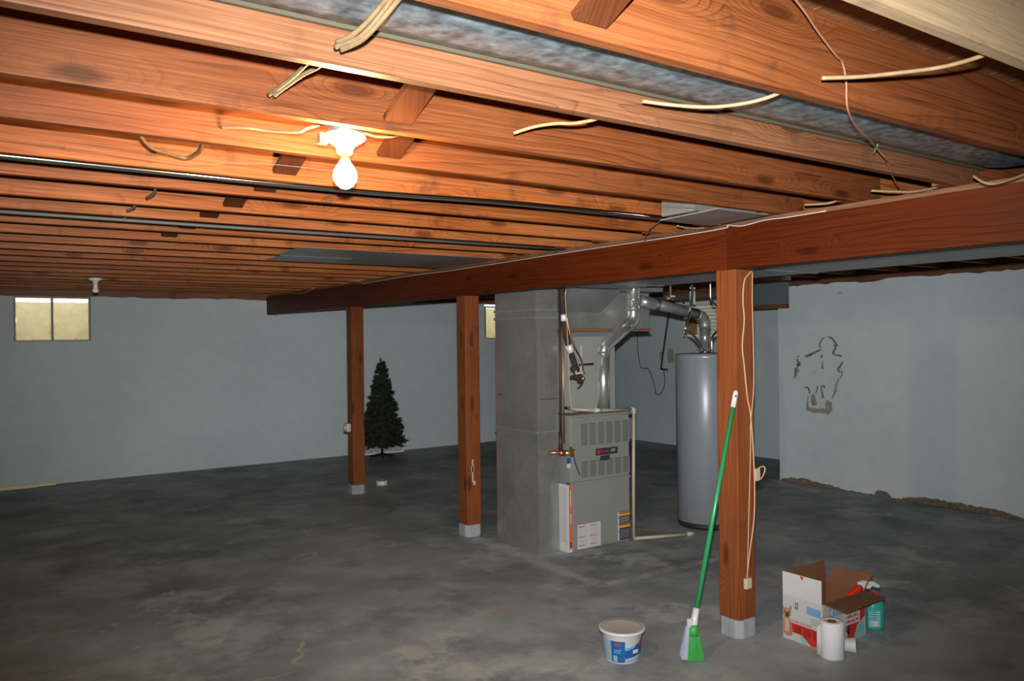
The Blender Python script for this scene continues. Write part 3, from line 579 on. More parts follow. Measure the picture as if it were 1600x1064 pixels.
# cut cables and loose wires
CUT = {
 'w1a': [(0.734, 1.36, 2.395), (0.729, 1.47, 2.37), (0.719, 1.53, 2.342), (0.707, 1.59, 2.325), (0.687, 1.66, 2.325)],
 'w1b': [(0.745, 1.36, 2.393), (0.739, 1.46, 2.368), (0.725, 1.51, 2.341), (0.714, 1.58, 2.321), (0.696, 1.65, 2.318)],
 'w1c': [(0.722, 1.36, 2.393), (0.723, 1.48, 2.374), (0.711, 1.56, 2.346), (0.700, 1.62, 2.336), (0.691, 1.66, 2.337)],
 'w2a': [(0.706, 1.81, 2.37), (0.721, 1.93, 2.371), (0.717, 2.04, 2.362), (0.702, 2.16, 2.351)],
 'w2b': [(0.735, 1.81, 2.368), (0.753, 1.92, 2.370), (0.737, 2.0, 2.366), (0.722, 2.1, 2.356), (0.710, 2.14, 2.345)],
 'w3': [(1.650, 1.81, 2.375), (1.601, 1.84, 2.346), (1.572, 1.92, 2.344), (1.547, 1.99, 2.355), (1.516, 2.06, 2.356), (1.479, 2.12, 2.344)],
 'w4': [(1.87, 1.36, 2.36), (1.823, 1.39, 2.333), (1.785, 1.45, 2.322), (1.723, 1.52, 2.319), (1.657, 1.6, 2.334), (1.602, 1.66, 2.351)],
 'w5': [(2.04, 0.912, 2.36), (2.034, 0.96, 2.35), (2.039, 1.05, 2.353), (1.975, 1.13, 2.349), (1.901, 1.19, 2.343), (1.823, 1.24, 2.34)],
 'w6': [(3.65, 1.81, 2.351), (3.584, 1.84, 2.336), (3.47, 1.9, 2.31), (3.389, 1.96, 2.311), (3.321, 2.02, 2.318)],
 'w7': [(3.50, 1.365, 2.345), (3.40, 1.42, 2.30), (3.30, 1.47, 2.262), (3.26, 1.51, 2.26), (3.265, 1.56, 2.297)],
 'w8': [(3.579, 2.28, 2.352), (3.535, 2.31, 2.338), (3.505, 2.37, 2.328), (3.45, 2.45, 2.328)],
 'w9': [(3.652, 2.72, 2.36), (3.597, 2.74, 2.338), (3.51, 2.8, 2.319), (3.46, 2.82, 2.317)],
 'w10': [(3.70, 3.2, 2.34), (3.617, 3.21, 2.320), (3.467, 3.22, 2.306), (3.363, 3.22, 2.313)],
 's1': [(0.694, 3.607, 2.345), (0.702, 3.7, 2.324), (0.692, 3.8, 2.318)], 's2': [(0.7, 4.09, 2.35), (0.699, 4.15, 2.327), (0.679, 4.2, 2.318)], 's3': [(0.721, 4.5, 2.345), (0.717, 4.55, 2.322), (0.698, 4.6, 2.319)],
 'loop': [(0.468, 2.718, 2.345), (0.532, 2.85, 2.328), (0.612, 2.95, 2.336), (0.676, 3.0, 2.338), (0.695, 2.9, 2.344), (0.665, 2.718, 2.338)],
}
for nm, keys, r, mat, lab in (
    ('cut_cable_bundle', ('w1a', 'w1b', 'w1c'), .0055, M_CABLED, 'bundle of three cut cables hanging below the galvanized branch duct'),
    ('cut_cable_bundle', ('w2a', 'w2b'), .0055, M_CABLED, 'pair of cut cables on the joist above and left of the bulb'),
    ('cut_cable', ('w3',), .0055, M_CABLE, 'wavy cut cream cable on the bulb joist, right of the bulb'),
    ('cut_cable', ('w4',), .0055, M_CABLE, 'curved cut cream cable across the galvanized branch duct'),
    ('cut_cable', ('w5',), .0055, M_CABLE, 'straight thick cut cream cable on the near joist at upper right'),
    ('cut_cable', ('w6',), .0055, M_CABLE, 'cut cream cable sagging near the end of the brown wire'),
    ('cut_cable', ('w7',), .0055, M_CABLE, 'cut cream cable above the beam at the right edge of the photo'),
    ('cut_cable', ('w8',), .0055, M_CABLE, 'short cut cream cable above the beam, right of the register boot'),
    ('cut_cable', ('w9',), .005, M_CABLED, 'cut cable lying along the right edge of the register boot'),
    ('cut_cable', ('w10',), .005, M_CABLE, 'cut cream cable just below and left of the register boot'),
    ('cable_stub', ('s1',), .006, M_CABLED, 'nearest of three short cable stubs beyond the conduit'),
    ('cable_stub', ('s2',), .006, M_CABLED, 'middle of three short cable stubs beyond the conduit'),
    ('cable_stub', ('s3',), .006, M_CABLED, 'farthest of three short cable stubs beyond the conduit'),
    ('cable_loop', ('loop',), .006, M_CABLED, 'dusty drooping cable loop on the joist above the conduit, left of bulb')):
    if len(keys) == 1: solo(nm, MB().tube(spline(CUT[keys[0]]), r, 8), mat, lab, 'cable', 'cut cables under the joists', base=CUT[keys[0]][-1])
    else:
        g = thing(nm, CUT[keys[0]][-1], lab, 'cable', 'cut cables under the joists')
        for k in keys: part('strand', MB().tube(spline(CUT[k]), r, 8), mat, g)
bw = [(1.45, 1.16, 2.54), (1.673, 1.20, 2.483), (1.799, 1.235, 2.454), (1.921, 1.265, 2.425), (1.974, 1.28, 2.419), (1.999, 1.285, 2.374), (2.028, 1.30, 2.309), (2.20, 1.38, 2.298), (2.50, 1.51, 2.316), (2.665, 1.6, 2.34), (2.78, 1.63, 2.318), (2.899, 1.7, 2.338), (3.0, 1.74, 2.322), (3.114, 1.8, 2.321), (3.449, 1.95, 2.313)]
g = thing('brown_wire', (2.66, 1.6, 2.30), 'thin brown bell wire drooping across the near joists at upper right', 'wire')
part('strand', MB().tube(spline(bw, 5), .0028, 6), M_BROWNW, g)
part('frayed_tie', MB().tube([(2.655, 1.587, 2.35), (2.665, 1.6, 2.338), (2.66, 1.608, 2.322)], .001, 5).tube([(2.68, 1.595, 2.343), (2.665, 1.6, 2.34), (2.65, 1.60, 2.334)], .001, 5), M_GREYPIPE, g)
wt = [(-1.5, 2.88, 2.322), (0.117, 2.9, 2.313), (0.288, 2.9, 2.307), (0.473, 2.9, 2.301), (0.653, 2.9, 2.296), (0.811, 2.85, 2.309), (0.952, 2.8, 2.307), (1.205, 2.8, 2.307), (1.513, 2.8, 2.315), (1.94, 2.8, 2.318), (2.432, 2.75, 2.305), (2.97, 2.71, 2.307)]
solo('white_wire', MB().tube(spline(wt, 4), .0009, 5), M_DULLPIPE, 'thin white wire sagging under the joists just before the conduit', 'wire')
bwire = [(3.545, 8.485, 2.315), (3.545, 8.05, 2.324), (3.545, 7.903, 2.287), (3.55, 7.541, 2.29), (3.55, 6.837, 2.293), (3.55, 6.113, 2.285), (3.55, 5.494, 2.285), (3.55, 4.974, 2.287), (3.55, 4.209, 2.288), (3.55, 3.489, 2.286), (3.545, 3.044, 2.289), (3.54, 3.012, 2.303), (3.542, 2.91, 2.287), (3.545, 2.761, 2.3), (3.545, 2.621, 2.297), (3.55, 2.398, 2.299)]
solo('white_wire', MB().tube(spline(bwire, 4), .0032, 6), M_WHITEW, 'white wire stapled along the top edge of the main beam', 'wire')
solo('cream_cable', MB().tube(spline([(3.2, 10.9, 2.335), (3.50, 10.41, 2.335), (3.54, 10.218, 2.33), (3.54, 9.981, 2.295), (3.54, 9.639, 2.28), (3.54, 9.314, 2.315)], 5), .007, 8), M_CABLE, 'drooping pale cable at the far end of the main beam', 'cable')
solo('black_wire', MB().tube(spline([(3.245, 3.195, 2.345), (3.20, 3.25, 2.30), (3.185, 3.29, 2.25), (3.18, 3.29, 2.21)], 5), .003, 6), M_BLACK, 'short black wire dangling left of the register boot', 'wire')

# ------------------------------------------------------------------ bulb and far lampholder
bx, by = 0.997, 2.345
L = thing('ceiling_light', (bx, by, 2.15), 'lit bare bulb in a white porcelain holder under the joists', 'light fixture')
part('junction_box', MB().lathe((bx, by, 2.322), [(0, 0), (.05, 0), (.052, .004), (.052, .055), (.048, .06), (0, .06)], 8), M_GALV, L)
part('porcelain_holder', MB().lathe((bx, by, 2.262), [(0, 0), (.020, 0), (.024, .004), (.026, .016), (.03, .024), (.05, .038), (.064, .046), (.066, .054), (.062, .06), (0, .06)], 28), M_PORC, L)
part('screw_base', MB().lathe((bx, by, 2.238), [(0, 0), (.013, 0), (.0135, .026), (0, .026)], 16), M_BRASS, L)
part('glass_bulb', MB().lathe((bx, by, 2.158), [(0, -.004), (.013, -.001), (.026, .009), (.034, .023), (.037, .036), (.035, .050), (.027, .065), (.018, .077), (.0145, .086), (0, .086)], 24), M_BULB, L, label='glowing warm white glass bulb')
part('clamp', MB().box(bx - .085, bx - .058, by - .012, by + .012, 2.285, 2.318), M_GALV, L)
solo('lamp_cable', MB().tube(spline([(0.713, 2.67, 2.378), (0.772, 2.6, 2.369), (0.827, 2.55, 2.357), (0.885, 2.45, 2.339), (0.905, 2.42, 2.347), (0.930, 2.39, 2.353), (0.955, 2.36, 2.36)]), .0055, 8), M_CABLE, 'cream cable feeding the lit bulb box from the left', 'cable')
solo('lamp_cable', MB().tube(spline([(1.045, 2.36, 2.345), (1.08, 2.37, 2.344), (1.134, 2.4, 2.348), (1.195, 2.42, 2.36), (1.248, 2.44, 2.384)]), .0055, 8), M_CABLE, 'cream cable leaving the lit bulb box to the right', 'cable')
fx, fy = 1.116, 8.70
L2 = thing('ceiling_lampholder', (fx, fy, 2.17), 'unlit white lampholder with bulb near the left wall window', 'light fixture')
part('porcelain_holder', MB().lathe((fx, fy, 2.30), [(0, -.05), (.02, -.05), (.028, -.01), (.06, 0), (.062, .018), (0, .018)], 20), M_PORC, L2)
part('socket', MB().lathe((fx, fy, 2.222), [(0, 0), (.02, 0), (.024, .012), (.018, .022), (.022, .032), (0, .032)], 16), M_PORC, L2)
part('bulb', MB().lathe((fx, fy, 2.176), [(0, 0), (.022, .002), (.028, .012), (.028, .034), (.02, .046), (0, .046)], 16), M_PORC, L2)

# ------------------------------------------------------------------ return duct
rx0, rx1, ry0, ry1 = 3.715, 3.922, 5.055, 5.636
rd = thing('return_duct', (3.82, 5.345, 0), 'tall galvanized return duct with cross creased panels beside the furnace', 'duct')
part('body', MB().box(rx0, rx1, ry0, ry1, 0, 2.318), M_GALV, rd, .003)
def crease(y0, y1, z0, z1, x, h=.026):
    mb = MB(); c = (x - h, (y0 + y1) / 2, (z0 + z1) / 2); q = [(x, y0, z0), (x, y1, z0), (x, y1, z1), (x, y0, z1)]
    for k in range(4): mb.quad([q[k], q[(k + 1) % 4], c])
    return mb
def crease_y(x0, x1, z0, z1, y, h=.010):
    mb = MB(); c = ((x0 + x1) / 2, y - h, (z0 + z1) / 2); q = [(x0, y, z0), (x1, y, z0), (x1, y, z1), (x0, y, z1)]
    for k in range(4): mb.quad([q[k], q[(k + 1) % 4], c])
    return mb
part('creased_panel', crease(ry0 + .01, ry1 - .01, .02, .935, rx0 - .001), M_GALV, rd); part('creased_panel', crease(ry0 + .01, ry1 - .01, .965, 1.83, rx0 - .001), M_GALV, rd)
part('side_panel', crease_y(rx0 + .01, rx1 - .01, .02, .935, ry0 - .001), M_GALV, rd); part('side_panel', crease_y(rx0 + .01, rx1 - .01, .965, 1.83, ry0 - .001), M_GALV, rd)
for z in (.94, 1.838, 1.90): part('drive_slip', MB().box(rx0 - .008, rx1 + .002, ry0 - .008, ry1 + .008, z, z + .022), M_GALVD, rd, .003)
for yy, zz in ((5.50, 1.22), (5.30, .55)): part('stamped_print', MB().box(rx0 - .030, rx0 - .0295, yy, yy + .10, zz, zz + .012) if False else MB().box(rx0 - .0085, rx0 - .004, yy, yy + .09, zz, zz + .010), M_DARK, rd)
for k in range(7): part('stamped_print', MB().box(3.745 + k * .023, 3.745 + k * .023 + .015, ry0 - .0125, ry0 - .004, 1.205, 1.215), M_DARK, rd)
part('corner_seam', MB().box(rx0 - .005, rx0 + .006, ry0 - .006, ry0 + .006, .01, 2.318), M_GALV, rd)
# ------------------------------------------------------------------ furnace
fx0, fx1, fy0, fy1, fz = 3.977, 4.592, 4.965, 5.66, 1.072
fu = thing('furnace', ((fx0 + fx1) / 2, 5.3, 0), 'beige grey gas furnace with louvered door and warning stickers', 'furnace')
part('cabinet', MB().box(fx0, fx1, fy0 + .012, fy1, 0, fz), M_CAB, fu, .004)
up = part('upper_door', MB().box(fx0 + .006, fx1 - .004, fy0 - .004, fy0 + .012, .545, fz - .018), M_CAB, fu, .004)
lo = part('lower_door', MB().box(fx0 + .006, fx1 - .004, fy0 - .004, fy0 + .012, .015, .535), M_CAB, fu, .004)
part('front_ledge', MB().box(fx0 - .004, fx1 + .004, fy0 - .008, fy0 + .02, .52, .545), M_CAB, fu, .003)
fY = fy0 - .004
for z0, z1, n in ((.825, 1.0, 13), (.572, .70, 9)):
    for c in range(6):
        xa = 4.072 + c * .0885; mb = MB(); mb.box(xa, xa + .068, fY - .0012, fY + .001, z0, z1)
        lv = part('louver_recess', mb, M_DARK, up)
        sl = MB(); h = (z1 - z0) / n
        for k in range(n): sl.prism([(xa - .002, fY - .001, z0 + k * h), (xa + .07, fY - .001, z0 + k * h), (xa + .07, fY - .001, z0 + k * h + h * .55), (xa - .002, fY - .001, z0 + k * h + h * .55)], (0, -.005, 0))
        for s in (xa - .008, xa + .068): sl.box(s, s + .008, fY - .004, fY, z0, z1)
        part('louver', sl, M_CAB, up, kind='stuff')
bd = part('badge', MB().box(4.225, 4.458, fY - .006, fY, .738, .793), M_NAVY, up, label='black name plate with red lettering')
part('badge_logo', MB().tube([(4.252, fY - .009, .766), (4.252, fY - .006, .766)], .017, 16), M_RED, up)
text_part('badge_name', 'TRANE', M_RED, up, (4.315, fY - .0068, .766), (1, 0, 0), (0, 0, 1), .028)
part('badge_print', MB().box(4.385, 4.43, fY - .0068, fY - .006, .772, .778).box(4.38, 4.425, fY - .0068, fY - .006, .760, .766), M_GREYPR, up)
part('data_plate', MB().box(4.272, 4.372, fY - .004, fY, .69, .732), M_NAVY, up)
st = part('white_sticker', MB().box(4.028, 4.268, fY - .0015, fY, .012, .205), M_CARDW, lo, label='white instruction sticker with red headings')
mb = MB(); mr_ = MB()
for cx in (4.038, 4.155):
    for k in range(13):
        z = .19 - k * .0135
        if k in (0, 6, 11): mr_.box(cx, cx + .07, fY - .0022, fY - .0015, z - .006, z)
        else: mb.box(cx, cx + random.uniform(.085, .1), fY - .0022, fY - .0015, z - .004, z)
part('sticker_print', mb, M_GREYPR, lo); part('sticker_headings', mr_, M_RED, lo)
part('warning_sticker', MB().box(4.45, 4.588, fY - .0015, fY, .02, .252), M_NAVY, lo, label='black and yellow warning sticker'); part('warning_edge', MB().box(4.45, 4.468, fY - .002, fY - .001, .02, .252), M_CARDW, lo)
part('warning_bars', MB().box(4.47, 4.587, fY - .0023, fY - .0015, .218, .232).box(4.47, 4.587, fY - .0023, fY - .0015, .120, .136), M_YEL, lo); part('warning_heading', MB().box(4.47, 4.587, fY - .0023, fY - .0015, .236, .250).box(4.47, 4.587, fY - .0023, fY - .0015, .140, .150), M_ORANGE, lo)
mb = MB()
for k in range(6): mb.box(4.475, 4.58, fY - .0023, fY - .0015, .16 + k * .009, .163 + k * .009); mb.box(4.475, 4.58, fY - .0023, fY - .0015, .035 + k * .013, .038 + k * .013)
part('warning_print', mb, M_GREYPR, lo); part('warning_marks', MB().box(4.454, 4.464, fY - .0025, fY - .002, .20, .208).box(4.454, 4.464, fY - .0025, fY - .002, .15, .158).box(4.454, 4.464, fY - .0025, fY - .002, .09, .1), M_NAVY, lo)
for sx in (fx0 + .012, ): part('screw', MB().sphere((sx, fY, .03), .005, 8, 5), M_STEEL, fu); part('screw', MB().sphere((sx, fY, .528), .005, 8, 5), M_STEEL, fu)
# coil casing and plenum above
cc = thing('coil_casing', (4.35, 5.4, fz), 'plain light grey evaporator coil casing on top of the furnace', 'coil casing')
part('casing', MB().box(4.06, 4.632, 5.17, 5.66, fz + .001, 1.70), M_CAB2, cc, .005); part('top_flange', MB().box(4.03, 4.63, 5.15, 5.67, 1.70, 1.735), M_GALVD, cc)
part('foil_strip', MB().box(4.25, 4.262, 5.166, 5.17, 1.35, 1.62).box(4.235, 4.275, 5.165, 5.17, 1.36, 1.39), M_CARDW, cc)
pl = thing('supply_plenum', (4.5, 5.5, 1.74), 'wide galvanized supply plenum box above the coil casing', 'duct')
part('box', MB().box(4.0, 5.07, 5.20, 5.75, 1.762, 2.075), M_GALVD, pl, .004); part('lower_lip', MB().box(3.99, 5.08, 5.19, 5.76, 1.738, 1.762), M_RIM, pl)
part('transition', MB().prism([(4.02, 5.195, 1.90), (4.02, 5.195, 2.076), (4.02, 4.93, 2.076)], (.48, 0, 0)), M_GALVD, pl)
part('top', MB().box(4.0, 5.07, 5.03, 5.75, 2.078, 2.318), M_GALVD, pl)
part('edge_flange', MB().box(3.995, 5.075, 5.192, 5.2, 1.905, 1.915), M_GALVD, pl)
# furnace flue
fl_pts = [(4.41, 5.07, 1.07), (4.413, 5.07, 1.555), (4.425, 5.07, 1.60), (4.46, 5.07, 1.635), (4.68, 5.07, 1.775), (4.735, 5.07, 1.815), (4.755, 5.07, 1.865), (4.757, 5.07, 1.93), (4.758, 5.07, 2.32)]
fp = thing('furnace_flue', (4.41, 5.07, 1.07), 'shiny elbowed aluminium flue pipe rising from the furnace', 'flue pipe')
part('lower_pipe', MB().tube(fl_pts[:2], .052, 24), M_CHROME, fp); part('elbow', MB().tube(spline(fl_pts[1:5], 2), .053, 24), M_CHROME, fp); part('diagonal_pipe', MB().tube([fl_pts[3], fl_pts[5]], .052, 24), M_CHROME, fp)
part('elbow', MB().tube(spline(fl_pts[4:8], 2), .053, 24), M_CHROME, fp); part('upper_pipe', MB().tube(fl_pts[7:], .056, 24), M_CHROME, fp)
for p, q in (((4.413, 5.07, 1.545), (4.413, 5.07, 1.557)), ((4.757, 5.07, 1.925), (4.757, 5.07, 1.94)), ((4.758, 5.07, 2.0), (4.758, 5.07, 2.012))): part('crimp_band', MB().tube([p, q], .0575, 24), M_CHROME, fp)
# condensate pipe
cp = thing('condensate_pipe', (4.61, 4.92, 0), 'cream plastic condensate pipe around the furnace front and along the floor', 'pipe')
part('top_run', MB().tube([(4.08, 5.16, 1.118), (4.06, 4.99, 1.115), (4.20, 4.935, 1.105), (4.61, 4.925, 1.09)], .013, 10), M_PVC, cp); part('elbow', MB().tube([(4.585, 4.925, 1.091), (4.612, 4.925, 1.09), (4.612, 4.925, 1.055)], .018, 10), M_PVCW, cp)
part('coupling', MB().tube([(4.20, 4.936, 1.105), (4.26, 4.934, 1.103)], .018, 10), M_PVCW, cp); part('down_run', MB().tube([(4.612, 4.925, 1.07), (4.606, 4.93, .55), (4.605, 4.935, .03)], .013, 10), M_PVC, cp)
part('floor_run', MB().tube([(4.605, 4.935, .018), (5.08, 4.765, .018)], .014, 10), M_PVC, cp); part('end_fitting', MB().tube([(5.06, 4.772, .02), (5.12, 4.75, .02)], .02, 10), M_PVC, cp)
# filter
ft = thing('air_filter', (3.948, 5.2, 0), 'air filter with orange edge between the return duct and furnace', 'filter')
part('frame', MB().box(3.926, 3.968, 4.952, 5.6, .004, .535), M_CARDW, ft); part('orange_edge', MB().box(3.938, 3.968, 4.949, 4.952, .03, .537), M_ORANGE, ft)
mb = MB()
for k in range(26): mb.box(3.9245, 3.926, 4.972, 5.04, .08 + k * .017, .087 + k * .017)
part('pleat_marks', mb, M_GREYPR, ft); part('edge_print', MB().box(3.949, 3.957, 4.9482, 4.949, .36, .49).box(3.949, 3.957, 4.9482, 4.949, .23, .31), M_CARDW, ft); part('edge_mark', MB().box(3.945, 3.96, 4.9482, 4.949, .045, .085), M_NAVY, ft)
part('tab', MB().box(3.93, 3.95, 4.955, 4.975, .535, .55), M_BLUE, ft)
# gas line, thermostat wire, valve
gp = thing('gas_line', (3.91, 5.0, .78), 'dark iron gas pipe with red and brass valve left of the furnace', 'gas pipe')
part('riser', MB().tube([(3.908, 5.0, 2.08), (3.905, 5.0, 1.4), (3.90, 5.0, .80)], .011, 10), M_BLKPIPE, gp); part('copper_line', MB().tube([(3.925, 4.985, 2.08), (3.922, 4.985, 1.3), (3.925, 4.985, .86)], .006, 8), M_COPPER, gp)
part('lower_riser', MB().tube([(3.90, 5.0, .95), (3.90, 5.0, .78)], .017, 10), M_BLKPIPE, gp)
part('cross_pipe', MB().tube([(3.80, 5.02, .79), (3.90, 5.0, .79), (3.975, 4.99, .785)], .013, 10), M_COPPER, gp)
va = part('valve_body', MB().tube([(3.925, 4.985, .785), (4.0, 4.975, .775)], .022, 12), M_BRASS, gp); part('union', MB().tube([(3.885, 5.0, .785), (3.925, 4.99, .785)], .024, 8), M_COPPER, gp)
part('handle', MB().box(3.955, 3.975, 4.945, 4.965, .75, .83).box(3.955, 4.0, 4.94, 4.952, .80, .812), M_BRASS, gp); part('tag', MB().box(3.935, 3.968, 4.962, 4.968, .70, .742), M_BLUE, gp); part('tag_paper', MB().box(3.935, 3.966, 4.960, 4.9665, .665, .70), M_CARDW, gp)
part('dangling_lead', MB().tube(spline([(3.985, 4.95, .77), (4.0, 4.94, .70), (4.03, 4.93, .61)], 4), .005, 6), M_BLKPIPE, gp)
lh = thing('refrigerant_line', (4.06, 4.99, 1.36), 'black insulated line with foil tape dangling above the furnace', 'pipe')
part('insulated_hose', MB().tube(spline([(3.922, 4.99, 2.09), (3.935, 4.99, 1.879), (3.942, 4.99, 1.80), (3.976, 4.99, 1.651), (4.001, 4.99, 1.58), (4.045, 4.99, 1.47), (4.063, 4.99, 1.39)], 5), .024, 12), M_INSUL, lh)
part('foil_tape', MB().tube([(3.935, 4.99, 1.872), (3.939, 4.99, 1.82)], .0262, 12), M_TAPE, lh); part('foil_tape', MB().tube([(3.982, 4.99, 1.632), (4.004, 4.99, 1.572)], .0275, 12), M_TAPE, lh)
part('copper_tail', MB().tube(spline([(3.962, 4.985, 2.09), (3.955, 4.985, 1.929), (3.984, 4.975, 1.727), (4.03, 4.97, 1.61), (4.098, 4.98, 1.522), (4.136, 4.99, 1.393), (4.115, 4.99, 1.317), (4.068, 4.99, 1.283)], 5), .007, 8), M_COPPER, lh)
part('knotted_end', MB().sphere((4.04, 4.985, 1.44), .042, 10, 7, (1, .8, .7)).sphere((4.06, 4.975, 1.375), .05, 10, 7, (1.1, .8, .55)).sphere((4.005, 4.98, 1.372), .028, 8, 6, (1.2, .8, .6)).sphere((4.085, 4.975, 1.345), .028, 8, 6), M_INSUL, lh)
part('brass_nut', MB().sphere((4.085, 4.94, 1.365), .018, 8, 6).sphere((4.02, 4.945, 1.42), .014, 8, 6), M_BRASS, lh); part('stub_rod', MB().tube([(4.09, 4.99, 1.472), (4.235, 4.99, 1.476)], .008, 8), M_BLKPIPE, lh); part('tie', MB().tube([(4.01, 4.94, 1.405), (4.08, 4.935, 1.41), (4.11, 4.95, 1.405)], .007, 6), M_WHITEW, lh)
solo('thermostat_wire', MB().tube(spline([(3.93, 4.96, 2.05), (3.955, 4.96, 1.6), (3.965, 4.96, 1.25), (3.985, 4.96, 1.12), (4.0, 5.0, 1.085)], 5), .004, 6), M_CORD, 'thin tan wire running down onto the furnace top', 'wire')

# ------------------------------------------------------------------ water heater
hx, hy, hr = 5.545, 4.985, .262
wh = thing('water_heater', (hx, hy, 0), 'tall grey cylindrical water heater behind the nearest post', 'water heater')
part('tank', MB().lathe((hx, hy, .045), [(0, 0), (hr - .01, 0), (hr, .008), (hr, 1.455), (hr - .004, 1.462)], 48), M_HEATER, wh)
part('top_cap', MB().lathe((hx, hy, 1.5), [(hr + .003, 0), (hr + .004, .022), (hr - .004, .032), (hr * .6, .038), (0, .038)], 48), M_HEATER, wh)
part('base_ring', MB().lathe((hx, hy, 0), [(0, 0), (hr - .012, 0), (hr - .006, .02), (hr - .006, .048), (0, .048)], 40), M_BLACK, wh)
hood = MB().lathe((hx, hy, 1.555), [(.068, 0), (.058, .02), (.047, .035)], 20)
part('draft_hood', hood, M_GALVD, wh)
for a in range(4): part('hood_leg', MB().tube([(hx + .07 * math.cos(a * 1.57 + .6), hy + .07 * math.sin(a * 1.57 + .6), 1.53), (hx + .072 * math.cos(a * 1.57 + .6), hy + .072 * math.sin(a * 1.57 + .6), 1.57)], .006, 6), M_GALVD, wh)
ce = [(hx, hy, 1.585), (hx + .004, hy, 1.76), (hx - .002, hy, 1.82), (hx - .04, hy, 1.865), (hx - .10, hy, 1.885), (5.10, 5.0, 1.945), (4.93, 5.03, 1.975), (4.80, 5.06, 1.995)]
hf = thing('heater_flue', (hx, hy, 1.585), 'dull grey elbowed flue pipe from the water heater to the furnace flue', 'flue pipe')
part('upright', MB().tube(ce[:2], .046, 20), M_GALV, hf); part('elbow', MB().tube(spline(ce[1:5], 2), .049, 20), M_GREYPIPE, hf); part('cross_run', MB().tube(ce[4:7], .047, 20), M_GREYPIPE, hf); part('wye_elbow', MB().tube([(5.0, 5.02, 1.962), (4.93, 5.03, 1.975), (4.88, 5.035, 1.985), (4.82, 5.06, 1.995)], .052, 20), M_CHROME, hf)
part('clamp_band', MB().tube([(5.30, 4.992, 1.917), (5.32, 4.991, 1.914)], .05, 20), M_GALV, hf)
cn = thing('cold_water_connector', (5.36, 4.83, 1.53), 'curved flexible water connector on the left of the heater top', 'pipe')
part('flex_hose', MB().tube(spline([(5.40, 4.85, 1.545), (5.36, 4.83, 1.58), (5.317, 4.82, 1.607), (5.231, 4.82, 1.685), (5.152, 4.82, 1.73), (5.122, 4.82, 1.757), (5.154, 4.82, 1.839), (5.179, 4.82, 1.894), (5.187, 4.82, 1.949), (5.213, 4.82, 2.076), (5.22, 4.84, 2.33)], 6), .011, 8), M_STEEL, cn)
part('nut', MB().tube([(5.40, 4.85, 1.54), (5.385, 4.843, 1.562)], .016, 6), M_BRASS, cn)
cn = thing('hot_water_connector', (5.43, 4.82, 1.54), 'curved flexible water connector beside the nearest post on the heater', 'pipe')
part('flex_hose', MB().tube(spline([(5.45, 4.82, 1.54), (5.446, 4.82, 1.633), (5.466, 4.82, 1.689), (5.532, 4.82, 1.745), (5.57, 4.82, 1.84), (5.537, 4.82, 1.937), (5.461, 4.82, 1.99), (5.438, 4.82, 2.053), (5.439, 4.82, 2.33)], 6), .011, 8), M_STEEL, cn); part('nut', MB().tube([(5.45, 4.82, 1.54), (5.45, 4.82, 1.566)], .016, 6), M_COPPER, cn)
gv = thing('overhead_valve', (5.29, 4.88, 1.96), 'white hanging shutoff tag valve above the heater flue', 'valve')
part('drop_pipe', MB().tube([(5.29, 4.90, 2.56), (5.29, 4.90, 2.10)], .012, 8), M_GALV, gv); part('white_body', MB().box(5.262, 5.276, 4.885, 4.897, 1.965, 2.10).box(5.304, 5.318, 4.885, 4.897, 1.965, 2.10).box(5.262, 5.318, 4.885, 4.897, 2.08, 2.115), M_WPLAST, gv); part('stem', MB().box(5.282, 5.298, 4.888, 4.90, 2.03, 2.085), M_BLKPIPE, gv)
gv = thing('overhead_valve', (5.06, 4.95, 2.0), 'small brass shutoff valve above the joint of the two flues', 'valve')
part('drop_pipe', MB().tube([(5.06, 4.93, 2.56), (5.06, 4.93, 2.03)], .01, 8), M_GALV, gv); part('brass_body', MB().tube([(5.02, 4.93, 2.02), (5.10, 4.93, 2.01)], .015, 8), M_BRASS, gv); part('handle', MB().box(5.04, 5.085, 4.90, 4.915, 2.025, 2.04), M_WPLAST, gv)
dp = thing('hanging_drain_pipe', (9.1, 9.0, 1.17), 'thin dark hooked pipe hanging down the recess wall', 'pipe')
part('rod', MB().tube(spline([(9.1, 8.86, 2.2), (9.1, 8.93, 1.95), (9.1, 9.055, 1.36), (9.1, 9.085, 1.185)], 3), .014, 8), M_BLKPIPE, dp); part('hook', MB().tube([(9.1, 9.085, 1.185), (9.1, 8.95, 1.175)], .014, 8), M_BLKPIPE, dp); part('shackle', MB().tube(spline([(9.09, 9.03, 1.46), (9.07, 9.07, 1.42), (9.09, 9.07, 1.34)], 4), .008, 6), M_STEEL, dp)
solo('black_wire', MB().tube(spline([(9.15, 9.68, 2.2), (9.15, 9.677, 1.811), (9.15, 9.612, 1.238), (9.15, 9.42, 1.17), (9.15, 9.295, .938), (9.15, 9.255, .787), (9.15, 9.15, .79), (9.15, 9.06, .95), (9.13, 9.06, 1.16)], 6), .006, 6), M_BLACK, 'thin black wire looping down the recess wall', 'wire')
solo('wall_patch', MB().box(XR2 - .012, XR2 + .002, 8.90, 9.03, 1.28, 1.50), plain('yellowed_cover_plate', (.38, .36, .24), .7, vary=.2, vscale=18), 'yellowed cover plate on the recess wall beside the hanging pipe', 'cover plate', bevel=.003)

